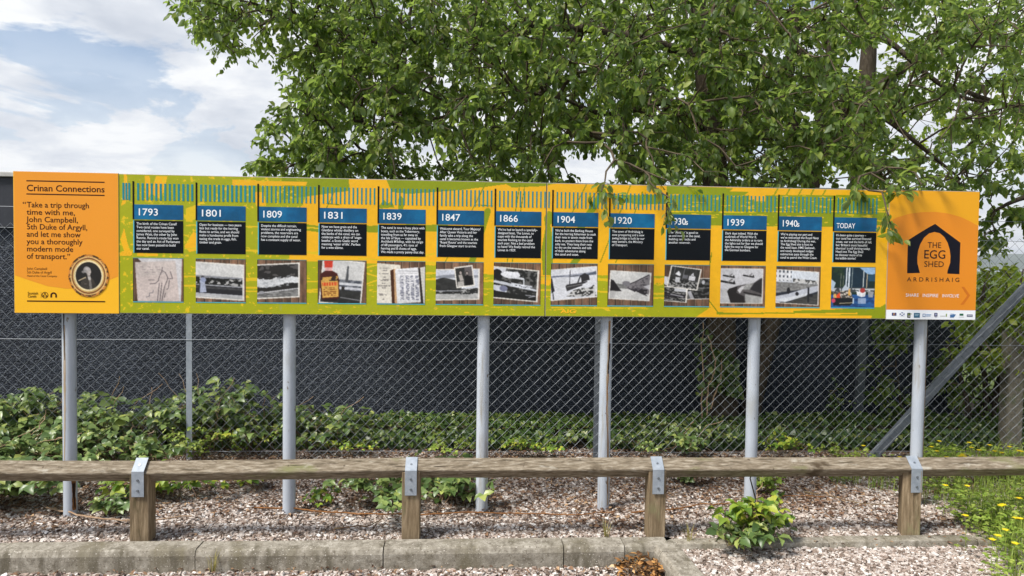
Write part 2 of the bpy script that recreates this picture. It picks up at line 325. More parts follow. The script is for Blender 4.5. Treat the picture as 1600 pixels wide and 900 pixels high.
# ------------------------------------------------------------------ leaf scatter
T_OV = np.array([(0, 0, 0), (-.42, .32, .10), (0, .32, 0), (.42, .32, .10), (-.40, .66, .09), (0, .66, -.02), (.40, .66, .09), (0, 1, -.12)])
T_BR = np.array([(0, 0, 0), (-.5, .28, .09), (0, .28, 0), (.5, .28, .09), (-.36, .68, .07), (0, .68, -.03), (.36, .68, .07), (0, 1, -.16)])
T_IV = np.array([(0, .05, 0), (-.58, .12, .05), (0, .35, 0), (.58, .12, .05), (-.46, .55, .06), (0, .6, 0), (.46, .55, .06), (0, 1, -.06)])
LF = np.array([(0, 2, 1), (0, 3, 2), (1, 2, 5), (1, 5, 4), (2, 3, 6), (2, 6, 5), (4, 5, 7), (5, 6, 7)])
def nrmz(a): return a / (np.linalg.norm(a, axis=-1, keepdims=True) + 1e-9)
def leaf_arrays(pos, axis, nrm, length, width, T=T_OV):
    axis = nrmz(axis); x = nrmz(np.cross(axis, nrm)); z = np.cross(x, axis)
    n = len(pos); l = np.asarray(length)[:, None, None]; w = np.asarray(width)[:, None, None]
    curl = rng.uniform(.3, 2.0, (n, 1, 1))
    V = pos[:, None, :] + x[:, None, :] * T[None, :, 0:1] * w + axis[:, None, :] * T[None, :, 1:2] * l + z[:, None, :] * T[None, :, 2:3] * l * curl
    Fc = LF[None] + (np.arange(n) * len(T))[:, None, None]
    return V.reshape(-1, 3), Fc.reshape(-1, 3)
def leaf_obj(name, parts, mat, parent=None):
    Vs, Fs, k = [], [], 0
    for V, Fc in parts: Vs.append(V); Fs.append(Fc + k); k += len(V)
    return npmesh(name, np.concatenate(Vs), np.concatenate(Fs), mat, parent, smooth=True)
def rdir(n): return nrmz(rng.normal(size=(n, 3)))
def tubes_np(A, B, ra, rb, n=5):
    """many separate tapered tubes A->B as one V,F"""
    t = nrmz(B - A); up = np.where(np.abs(t[:, 2:3]) < .9, np.array([[0, 0, 1.0]]), np.array([[1.0, 0, 0]]))
    e1 = nrmz(np.cross(t, up)); e2 = np.cross(t, e1); an = np.arange(n) * 2 * math.pi / n
    c = np.cos(an)[None, :, None]; s_ = np.sin(an)[None, :, None]
    ring = c * e1[:, None] + s_ * e2[:, None]
    V = np.concatenate([A[:, None] + ring * ra[:, None, None], B[:, None] + ring * rb[:, None, None]], 1)
    k = np.arange(n); k2 = (k + 1) % n
    q = np.stack([k, k2, n + k2, n + k], 1)
    Fq = q[None] + (np.arange(len(A)) * 2 * n)[:, None, None]
    return V.reshape(-1, 3), Fq.reshape(-1, 4)

# ------------------------------------------------------------------ ground
KF = Frame(-2.855, 4.077, math.radians(3.5))          # back edge of the kerb
KZ = -.10
def sheet(name, x0, x1, y0, y1, z, nx, ny, amp, mat, kf=None, yfun=None):
    xs = np.linspace(x0, x1, nx); t = np.linspace(0, 1, ny); X, T = np.meshgrid(xs, t)
    lo = yfun[0](X) if yfun else np.full_like(X, y0); hi = yfun[1](X) if yfun else np.full_like(X, y1)
    Y = lo + (hi - lo) * T
    Z = z + amp * (fbm(X * 1.7, Y * 1.7) - .5)
    V = np.stack([X, Y, Z], -1).reshape(-1, 3)
    i = np.arange(ny - 1)[:, None] * nx + np.arange(nx - 1)[None]
    Fq = np.stack([i, i + 1, i + nx + 1, i + nx], -1).reshape(-1, 4)
    o = npmesh(name, V, Fq, mat); tag(o, kind='structure'); return o
kline = lambda X, w=0.0: KF.y0 + (X - KF.x0) * math.tan(KF.a) + w / math.cos(KF.a)
o = sheet('ground', -4000, 4000, -400, 420, -.14, 60, 30, .02, M['grassland']); tag(o, 'grassy ground beyond the fence')
o = sheet('gravel_bed', -9, 9, 0, 0, -.012, 90, 40, .03, M['soil'], yfun=(lambda X: kline(X, .0), lambda X: X * 0 + 9.0)); tag(o, 'brown soil under the gravel bed')
o = sheet('car_park', -9, .90, -3, 0, KZ - .012, 60, 40, .01, M['soil'], yfun=(lambda X: X * 0 - 3, lambda X: kline(X, -.02))); tag(o, 'lower car park surface in front of the kerb')
o = sheet('gravel_apron', .90, 9, -3, 0, -.035, 60, 40, .01, M['soil'], yfun=(lambda X: X * 0 - 3, lambda X: kline(X, .02))); tag(o, 'gravel apron right of the kerb corner')
o = sheet('water', -6000, 6000, 420, 3000, -.6, 20, 20, 0, M['water']); tag(o, 'loch water beyond the trees')
# hills over the water
hx = np.linspace(-4500, 4500, 160); hy = np.linspace(0, 1, 14); HX, HT = np.meshgrid(hx, hy)
ridge = 62 + 50 * fbm(HX * .0011 + 4, HX * 0) + 10 * fbm(HX * .006, HX * 0 + 3)
HZ = -1 + (ridge - 26) * np.sin(np.clip(HT * 1.3, 0, 1) * math.pi / 2) + 6 * (fbm(HX * .006, HT * 6) - .5) * HT
HV = np.stack([HX, 2400 + 900 * HT, HZ], -1).reshape(-1, 3)
i = np.arange(13)[:, None] * 160 + np.arange(159)[None]
o = npmesh('hills', HV, np.stack([i, i + 1, i + 161, i + 160], -1).reshape(-1, 4), M['hill'], smooth=True); tag(o, 'low blue hills across the loch', kind='structure')

hzm = bpy.data.materials.new('haze'); hzm.use_nodes = True; ht_ = hzm.node_tree; ht_.nodes.clear()
hv_ = N(ht_, 'ShaderNodeVolumePrincipled', i={'Density': .00022, 'Anisotropy': .2}); hv_.inputs['Color'].default_value = (.86, .91, .97, 1)
ho_ = N(ht_, 'ShaderNodeOutputMaterial'); ht_.links.new(hv_.outputs[0], ho_.inputs['Volume'])
o = MB().box((-6100, -500, -3.0), (6100, 3400, 130)).build('haze', hzm); tag(o, 'thin pale sea air over the loch and hills', 'haze', kind='stuff')
CUBE = np.array([(-1, -1, -1), (1, -1, -1), (1, 1, -1), (-1, 1, -1), (-1, -1, 1), (1, -1, 1), (1, 1, 1), (-1, 1, 1)], float) * .5
CF = np.array([(0, 3, 2, 1), (4, 5, 6, 7), (0, 1, 5, 4), (1, 2, 6, 5), (2, 3, 7, 6), (3, 0, 4, 7)])
def stones(name, X, Y, Zs, smin, smax, label):
    n = len(X); s = rng.uniform(smin, smax, n) * np.exp(rng.normal(0, .22, n))
    V = CUBE[None] + rng.uniform(-.26, .26, (n, 8, 3))
    V = V * np.stack([s * rng.uniform(.8, 1.5, n), s * rng.uniform(.7, 1.1, n), s * rng.uniform(.4, .8, n)], -1)[:, None]
    yaw = rng.uniform(0, 2 * math.pi, n); tx = rng.normal(0, .5, n); c, q = np.cos(tx)[:, None], np.sin(tx)[:, None]
    y_, z_ = V[..., 1] * c - V[..., 2] * q, V[..., 1] * q + V[..., 2] * c
    c, q = np.cos(yaw)[:, None], np.sin(yaw)[:, None]
    x2 = V[..., 0] * c - y_ * q; y2 = V[..., 0] * q + y_ * c
    V = np.stack([x2 + X[:, None], y2 + Y[:, None], z_ + (Zs + rng.uniform(-.1, .55, n) * s * .6)[:, None]], -1)
    Fq = (CF[None] + (np.arange(n) * 8)[:, None, None]).reshape(-1, 4)
    o = npmesh(name, V.reshape(-1, 3), Fq, M['stone']); return tag(o, label, 'gravel', kind='stuff')
def bedz(X, Y): return -.012 + .03 * (fbm(X * 1.7, Y * 1.7) - .5)
n = 182000; X = rng.uniform(-6, 6.6, n); Y = rng.uniform(4.0, 6.4, n); _, w = KF.uw(X, Y)
keep = (w > .012) & (np.abs(X) < Y * .72 + 1.8) & (rng.random(n) < np.clip(1.25 - .42 * (w - .7) - .9 * (fbm(X * 1.5 + 9, Y * 2.2) - .45) * (w > .25), .12, 1))
keep &= ~((X > .85) & (w < .012))
X, Y = X[keep], Y[keep]; stones('gravel', X, Y, bedz(X, Y), .0085, .0145, 'pale pink gravel chippings in the bed under the board')
n = 36000; X = rng.uniform(-3.6, .86, n); Y = rng.uniform(3.1, 4.3, n); _, w = KF.uw(X, Y); k = (w < -.135)
X, Y = X[k], Y[k]; stones('gravel', X, Y, np.full(len(X), KZ - .012), .009, .0155, 'pale gravel chippings below the kerb at the car park edge')
n = 68000; X = rng.uniform(.98, 5.2, n); Y = rng.uniform(3.0, 4.5, n); _, w = KF.uw(X, Y); k = (w < -.092)
X, Y = X[k], Y[k]; stones('gravel', X, Y, np.full(len(X), -.034), .0085, .0138, 'pale gravel chippings in front of the flush edging')

def flatleaf(name, X, Y, Z, lmin, lmax, mat, label, tilt=.5, cat='leaves'):
    n = len(X); yaw = rng.uniform(0, 2 * math.pi, n); ax = np.stack([np.cos(yaw), np.sin(yaw), rng.normal(0, tilt * .4, n)], -1)
    nr = nrmz(np.stack([rng.normal(0, tilt, n), rng.normal(0, tilt, n), np.ones(n)], -1)); l = rng.uniform(lmin, lmax, n)
    Va, Fa = leaf_arrays(np.stack([X, Y, Z], -1), ax, nr, l, l * rng.uniform(.15, .7, n))
    o = npmesh(name, Va, Fa, mat); return tag(o, label, cat, kind='stuff')
n = 64000; X = rng.uniform(-6, 6.6, n); Y = rng.uniform(4.25, 6.4, n); _, w = KF.uw(X, Y)
d = .10 + np.clip((w - .22) / .8, 0, 1) * .85 + 1.7 * (fbm(X * 1.5 + 9, Y * 2.2) - .5) * (w > .15) ; k = (rng.random(n) < d) & (np.abs(X) < Y * .72 + 1.8)
X, Y = X[k], Y[k]; flatleaf('leaf_litter', X, Y, bedz(X, Y) + rng.uniform(.006, .022, len(X)), .012, .042, M['litter'], 'brown dead leaves and bark scattered over the gravel bed')
n = 300; X = rng.normal(.75, .09, n); X = np.minimum(X, .82); Y = np.minimum(4.09 - np.abs(rng.normal(0, .10, n)), 4.12)
flatleaf('dry_leaves', X, Y, KZ + .008 + np.clip(.075 * np.exp(-((X - .72) / .14) ** 2 - ((Y - 4.06) / .10) ** 2), 0, .1) * rng.uniform(.2, 1, n) + rng.uniform(0, .02, n), .02, .06, M['dry'], 'orange dry leaves drifted into the kerb corner', tilt=.8)
n = 1500; X = rng.uniform(-3, .8, n); Y = rng.uniform(3.4, 4.1, n); _, w = KF.uw(X, Y); k = w < -.14
X, Y = X[k], Y[k]; flatleaf('leaf_litter', X, Y, np.full(len(X), KZ + .014), .012, .04, M['litter'], 'small brown leaf scraps on the gravel below the kerb')

# ------------------------------------------------------------------ kerb
kerb = empty('kerb', tuple(KF.pt(0, 0, 0)), KF.a); tag(kerb, 'weathered concrete kerb turning a corner beside the gravel', kind='structure')
KZ_ = 0
def kerb_prof(y_back, y_front):      # local w,z
    return [(y_back, -.25), (y_front, -.25), (y_front - .004, -.020), (y_front + .001, -.006), (y_front + .007, .006), (y_front + .016, .013), (y_back - .006, .014), (y_back, .008)]
def kerb_stone(u0, u1, dz=0.0, dw=0.0):
    pr = kerb_prof(0, -.140); m = MB(); n = len(pr); us = np.linspace(u0 + .003, u1 - .003, 5)
    V = [(u, w + dw, z + dz) for u in us for (w, z) in pr]
    Fc = [(i * n + k, i * n + (k + 1) % n, (i + 1) * n + (k + 1) % n, (i + 1) * n + k) for i in range(4) for k in range(n)]
    Fc += [list(range(n))[::-1], [4 * n + k for k in range(n)]]
    m.add(V, Fc); o = m.build('kerb_stone', M['kerb'], kerb); auto_smooth(o, 18); return o
def U_at(px, py): p = G(px, py); return KF.uw(p[0], p[1])[0]
joints = [-2.6, -1.75, -.915 + .04, U_at(20, 852), U_at(318, 850), U_at(603, 846), U_at(876, 843), U_at(968, 842)]
joints = [joints[3] - .915 * 3, joints[3] - .915 * 2, joints[3] - .915] + joints[3:]
uc = KF.uw(.84, 4.26)[0]
for a, b in zip(joints[:-1], joints[1:]): kerb_stone(a, b, rng.uniform(-.004, .004), rng.uniform(-.004, .004))
# corner stone: L-shaped in plan, then the return towards the camera
def swept(path, name):
    pr = [(0, -.25), (0, .006), (.008, .014), (.124, .013), (.133, .006), (.139, -.006), (.144, -.020), (.142, -.25)]   # (distance towards the low side, z)
    V = []; n = len(pr)
    for (p, d) in path:
        for (s, z) in pr: V.append((p[0] + d[0] * s, p[1] + d[1] * s, z))
    m = MB(); k = len(path)
    Fc = [(i * n + j, i * n + (j + 1) % n, (i + 1) * n + (j + 1) % n, (i + 1) * n + j) for i in range(k - 1) for j in range(n)]
    Fc += [list(range(n)), [(k - 1) * n + j for j in range(n)][::-1]]
    m.add(V, Fc); o = m.build(name, M['kerb'], kerb); auto_smooth(o, 18)
ue = KF.uw(.965, 4.33)[0]
u_j = joints[-1]
swept([((u_j + .003, 0), (0, -1)), ((ue - .05, 0), (0, -1)), ((ue - .02, -.004), (-.5, -1.0)), ((ue, -.03), (-1.0, -.72)), ((ue + .002, -.06), (-1, -.52)), ((ue + .010, -.22), (-1, 0))], 'kerb_stone')
swept([((ue + .010, -.226), (-1, 0)), ((ue + .05, -1.14), (-1, 0))], 'kerb_stone')
swept([((ue + .05, -1.146), (-1, 0)), ((ue + .09, -2.06), (-1, 0))], 'kerb_stone')
# flush edging right of the corner
edging = empty('edging', tuple(KF.pt(0, 0, 0)), KF.a); tag(edging, 'flush concrete edging strip dividing the two gravel areas', kind='structure')
uu = ue + .006
for k in range(5):
    m = MB().box((uu + .003, -.088, -.2), (uu + .912, .006, .004 + rng.uniform(-.003, .003)), bev=.008); auto_smooth(m.build('edging_stone', M['kerb'], edging)); uu += .915

# ------------------------------------------------------------------ building behind
BF = Frame(0, 7.18, math.radians(3.5))
bld = empty('building', tuple(BF.pt(0, 0, 0)), BF.a); tag(bld, 'low dark charcoal building with rough walls behind the fence', 'building')
BX0, BX1 = -9.0, 4.58
MB().box((BX0, 0, -.3), (BX1, 5.0, 1.92)).build('wall', M['wall'], bld)
MB().box((BX0 - .02, -.035, 1.923), (BX1 + .02, 5.02, 2.352), bev=.006).build('fascia', M['fascia'], bld)
cp = MB().box((BX0 - .05, -.07, 2.355), (BX1 + .05, 5.05, 2.40), bev=.006); cp.build('capping', M['capping'], bld)
MB().box((BX0 - .03, -.05, 1.90), (BX1 + .03, -.036, 1.93)).build('drip_strip', M['fascia'], bld)
sp = empty('steel_post', tuple(BF.pt(3.42, -.18, 0)), BF.a); tag(sp, 'blue grey steel post leaning slightly against the dark wall', 'post'); sp.rotation_euler = (0, math.radians(1.6), BF.a)
m = MB().box((-.036, -.03, 0), (.036, -.024, 1.75)); m.box((-.036, -.023, 0), (-.030, .03, 1.75)); m.build('post_section', M['steel_post'], sp)
MB().box((-.05, -.045, -.02), (.05, .05, .012)).build('base_plate', M['steel_post'], sp)

# ------------------------------------------------------------------ low ivied wall
LWF = Frame(0, 6.50, math.radians(3.3))
lw = empty('low_wall', tuple(LWF.pt(0, 0, 0)), LWF.a); tag(lw, 'low mossy stone retaining wall smothered in ivy behind the fence', 'wall')
m = MB(); u = -7.0
while u < 8.5:
    wdt = rng.uniform(.25, .5); m.box((u, rng.uniform(-.015, .015), -.1), (u + wdt - .012, .55, .04 + rng.uniform(-.01, .01)), bev=.012)
    m.box((u + .1, rng.uniform(-.015, .015), .045), (u + wdt + .085, .55, .115), bev=.012); u += wdt
m.build('masonry', M['ivywall'], lw)
m = MB().box((-7.05, -.03, .118), (8.6, .58, .145), bev=.01); m.build('coping', M['ivywall'], lw)
# ivy
def ivy(u0, u1, n, label, hmul=1.0):
    U = rng.uniform(u0, u1, n); face = rng.random(n)
    T = rng.random(n); top = face < .45
    w = np.where(top, rng.uniform(-.10, .45, n), -.07 - .06 * rng.random(n) + .02 * (fbm(U * 2, T * 3) - .5))
    z = np.where(top, .150 + .05 * fbm(U * 3, w * 4) + .03 * rng.random(n), -.02 + .19 * T ** .85)
    w = w - np.where(top, 0, .05 * np.sin(T * math.pi))
    k = fbm(U * 1.6 + 3, z * 3) > np.where(top, .20, .27)
    U, w, z, top = U[k], w[k], z[k], top[k]; n = len(U)
    c, s = LWF.c, LWF.s; pos = np.stack([LWF.x0 + U * c - w * s, LWF.y0 + U * s + w * c, z], -1)
    nr = nrmz(np.where(top[:, None], np.array([[0, -.35, 1.0]]), np.array([[0, -1.0, .35]])) + rng.normal(0, .42, (n, 3)))
    ax = nrmz(np.where(top[:, None], np.array([[0, -.8, -.1]]), np.array([[0, -.25, -1.0]])) + rng.normal(0, .55, (n, 3)))
    l = rng.uniform(.026, .052, n)
    root = empty('ivy', tuple(LWF.pt((u0 + u1) / 2, -.08, 0))); tag(root, label, 'ivy'); pos = pos - np.array(root.location)
    leaf_obj('leaves', [leaf_arrays(pos, ax, nr, l, l * 1.0, T_IV)], M['leaf_ivy'], root)
    st = MB()
    for _ in range(int((u1 - u0) * 9)):
        a = rng.uniform(u0, u1); pts = []
        for t in np.linspace(0, 1, 6): pts.append(LWF.pt(a + .12 * math.sin(t * 5 + a * 7), -.055, .16 * t) - np.array(root.location))
        st.tube(pts, .004, 4, False)
    st.build('stems', M['twig'], root)
ivy(-4.6, 2.95, 14000, 'dense dark ivy along the low wall behind the middle poles')
ivy(2.95, 6.6, 7000, 'sunlit pale topped ivy on the low wall right of the last pole')

# ------------------------------------------------------------------ chain link fence
FF = Frame(-2.616, 5.93, math.radians(2.8))
fence = empty('chain_link_fence', tuple(FF.pt(0, 0, 0)), FF.a); tag(fence, 'galvanised chain link fence with angle posts and a diagonal brace', 'fence')
FU0, FU1, FZ0, FZ1 = -3.2, 7.35, .03, 1.90
p_ = .0430                                        # half diagonal of a mesh diamond
def zig():
    A, B = [], []; nz = int((FZ1 - FZ0) / p_); nu = int((FU1 - FU0) / p_)
    for i in range(nu + 1):
        u = FU0 + i * p_
        k = np.arange(nz)
        s0 = np.where((k + i) % 2 == 0, 0, p_); s1 = np.where((k + 1 + i) % 2 == 0, 0, p_)
        if i % 2 == 1: pass
        A.append(np.stack([u + s0, -.032 + .003 * np.where(k % 2, 1, -1), FZ0 + k * p_], -1)); B.append(np.stack([u + s1, -.032 + .003 * np.where(k % 2, -1, 1), FZ0 + (k + 1) * p_], -1))
    return np.concatenate(A)[:], np.concatenate(B)[:]
A, B = zig()
# keep every second wire so that neighbours only meet at the bends
nz = int((FZ1 - FZ0) / p_); sel = (np.arange(len(A)) // nz) % 2 == 0
A2, B2 = A[sel], B[sel]; sh = np.array([p_, 0, 0])
def sag(V):
    V = V.copy(); V[:, 1] += .035 * (fbm(V[:, 0] * .9, V[:, 2] * .9) - .5); V[:, 2] += .05 * (fbm(V[:, 0] * .5 + 7, V[:, 2] * .3) - .5); V[:, 0] += .05 * (fbm(V[:, 0] * .4 + 3, V[:, 2] * .6) - .5); return V
Aall, Ball = A2, B2
V, Fq = tubes_np(sag(Aall), sag(Ball), np.full(len(Aall), .0014), np.full(len(Aall), .0014), 4)
Va, Fa = V, Fq
# second family mirrored, giving the other side of each diamond
Am = A2.copy(); Bm = B2.copy(); Am[:, 0] = 2 * (FU0 + p_) - Am[:, 0] + 2 * p_ * np.round((A2[:, 0] - FU0 - p_ / 2) / (2 * p_)).astype(int) * 0
iw = (np.arange(len(A2)) // nz); off = FU0 + iw * 2 * p_
Am = A2.copy(); Bm = B2.copy(); Am[:, 0] = off + 2 * p_ - (A2[:, 0] - off); Bm[:, 0] = off + 2 * p_ - (B2[:, 0] - off); Am[:, 1] = A2[:, 1] + .001; Bm[:, 1] = B2[:, 1] + .001
V2, F2 = tubes_np(sag(Am), sag(Bm), np.full(len(Am), .0014), np.full(len(Am), .0014), 4)
npmesh('mesh', np.concatenate([Va, V2]), np.concatenate([Fa, F2 + len(Va)]), M['wire'], fence)
for z in (.06, .97, 1.855, 2.02):
    MB().tube([(u, -.030, z + .006 * math.sin(u * 1.3)) for u in np.linspace(FU0, FU1, 24)], .0019, 5).build('line_wire', M['wire'], fence)
def fpost(u, mat=M['galv'], h=2.06, wd=.046):
    m = MB().box((u - wd / 2, -.026, -.3), (u + wd / 2, -.021, h)); m.box((u - wd / 2, -.0205, -.3), (u - wd / 2 + .005, .022, h)); m.build('post', mat, fence)
fpost(-3.15); fpost(.02); fpost(3.34, M['steel_post']); fpost(7.32, M['steel_post'], 2.15, .06)
# brace in the plane of the fence
b0 = FF.uw(*G(1372, 722)[:2])[0]; p1 = P(1600, 452, 6.25); b1u = FF.uw(p1[0], p1[1])[0]
db = np.array([b1u - b0, 0, p1[2] + .0]); db /= np.linalg.norm(db); e = np.array([-db[2], 0, db[0]])
q0 = np.array([b0, -.02, -.02]) - db * .15; q1 = q0 + db * 2.75
m = MB(); hw = .029
V = [q0 - e * hw, q0 + e * hw, q1 + e * hw, q1 - e * hw]; V += [v + np.array([0, .006, 0]) for v in V]
m.add(V, [(0, 3, 2, 1), (4, 5, 6, 7), (0, 1, 5, 4), (1, 2, 6, 5), (2, 3, 7, 6), (3, 0, 4, 7)])
V = [q0 + e * hw, q0 + e * (hw - .006), q1 + e * (hw - .006), q1 + e * hw]; V = [v + np.array([0, .007, 0]) for v in V]; V += [v + np.array([0, .05, 0]) for v in V]
m.add(V, [(0, 3, 2, 1), (4, 5, 6, 7), (0, 1, 5, 4), (1, 2, 6, 5), (2, 3, 7, 6), (3, 0, 4, 7)])
m.build('brace', M['steel_post'], fence)

cpz = P(1584, 512, 6.55); cpost = empty('concrete_post', (cpz[0], 6.55, 0)); tag(cpost, 'old weathered concrete post standing among the shrubs at the right', 'post')
m = MB().box((-.070, -.07, -.2), (.070, .07, cpz[2]), bev=.02); m.build('post_shaft', M['concrete_post'], cpost)

# ------------------------------------------------------------------ knee rail
RF = Frame(-2.101, 4.15, math.atan2(.269, 4.536))
rail = empty('knee_rail', tuple(RF.pt(0, 0, 0)), RF.a); tag(rail, 'low weathered timber knee rail on short posts with steel straps', 'rail')
RZ, RS = .403, .087; hd = RS / math.sqrt(2)
def ru(px, py): p = G(px, py); return RF.uw(p[0], p[1])[0]
pus = [(-1.50, 0), (ru(217, 847), 2), (ru(642, 840), 0), (ru(1025, 838), -2), (ru(1428, 836), -20), (ru(1428, 836) + 1.52, 0)]
WC = .055
def rail_seg(u0, u1, dz0, dz1):
    m = MB(); us = np.linspace(u0 + .002, u1 - .002, 14); V = []; ch = .0035
    for k, u in enumerate(us):
        z = RZ + dz0 + (dz1 - dz0) * k / 13; wob = .003 * math.sin(u * 5.1)
        ring = []
        for (a, b) in ((0, 1), (1, 0), (0, -1), (-1, 0)):          # corners of the diamond, each slightly chamfered
            t = np.array([b, -a]) * ch; c0 = np.array([a, b]) * (hd - ch)
            for s in (-1, 1): ring.append(c0 + s * t + 0)
        for (w, zz) in ring: V.append((u, WC + w + wob, z + zz))
    n = 8; Fc = [(i * n + k, i * n + (k + 1) % n, (i + 1) * n + (k + 1) % n, (i + 1) * n + k) for i in range(13) for k in range(n)]
    Fc += [list(range(n)), [13 * n + k for k in range(n)][::-1]]
    m.add(V, Fc); o = m.build('rail', M['wood'], rail); return o
dzs = [0, -.006, .004, .003, .000, .004]
ends = [p for p, _ in pus]
for k in range(5): rail_seg(ends[k] if k else ends[0] - .1, ends[k + 1] if k < 4 else ends[5] + .1, dzs[k] + (-.004 if k == 1 else 0), dzs[k + 1] + rng.uniform(-.003, .003))
for (u, yaw) in pus:
    Mx = Matrix.Translation((u, WC, 0)) @ Matrix.Rotation(math.radians(yaw), 4, 'Z')
    o = MB().box((-.052, -.055, -.3), (.052, .055, RZ - .004), bev=.004, M=Mx).build('post', M['wood_post'], rail)
    hw_ = .034; m = MB(); path = [(WC + .010, RZ + hd + .001), (WC + .000, RZ + hd + .005), (WC - hd - .0035, RZ + .004), (WC - hd - .0035, RZ - .006), (WC - hd - .003, .262)]
    V = []
    for (w, z) in path: V += [(u - hw_, w, z), (u + hw_, w, z)]
    for (w, z) in path: V += [(u - hw_, w - .003, z + .003), (u + hw_, w - .003, z + .003)]
    n = 2 * len(path); Fc = []
    for i in range(len(path) - 1):
        a = 2 * i; Fc += [(n + a, n + a + 1, n + a + 3, n + a + 2), (a, a + 2, a + 3, a + 1), (a, n + a, n + a + 2, a + 2), (a + 1, a + 3, n + a + 3, n + a + 1)]
    Fc += [(0, 1, n + 1, n), (n - 2, 2 * n - 2, 2 * n - 1, n - 1)]
    m.add(V, Fc); st = m.build('strap', M['galv'], rail)
    for (w, z) in ((WC - hd - .0075, .36), (WC - hd - .0075, .30)): MB().tube([(u, w + .004, z), (u, w - .004, z)], [.008, .0065], 8).build('bolt', M['bolt'], st)
    nrm = np.array([0, -.7071, .7071]); c = np.array([u, WC - hd * .5 - .004, RZ + hd * .5 + .003])
    MB().tube([c, c + nrm * .006], [.008, .0065], 8).build('bolt', M['bolt'], st)

# ------------------------------------------------------------------ information board
S_ = 4.5 / 4.6
SF = Frame(-3.112 * S_, 4.5, .0773); SZ = CH + (2.1502 - 1.625) * S_
SH, SL, SM, SR = .8808 * S_, 6.339 * S_, 3.3419 * S_, 5.6855 * S_
board = empty('information_board', (SF.x0, SF.y0, 0), SF.a); tag(board, 'long yellow and green history board with dates and old photos on six poles', 'sign')
_o = np.array([SF.x0, SF.y0, SZ]); _n = np.array([-SF.s, SF.c, 0]); _du = np.array([SF.c, SF.s, 0])
def S(px, py):
    d = ray(px, py); p = CAM + d * (((_o - CAM) @ _n) / (d @ _n)); return float((p - _o) @ _du), float(p[2])
ul_end = S(186, 380)[0]                      # title panel | timeline
def panel(name, u0, u1, z0, z1, w0, w1, mat):
    o = MB().box((u0, w0, z0), (u1, w1, z1), bev=.0025).build(name, mat, board); return o
zt, zb = SZ, SZ - SH
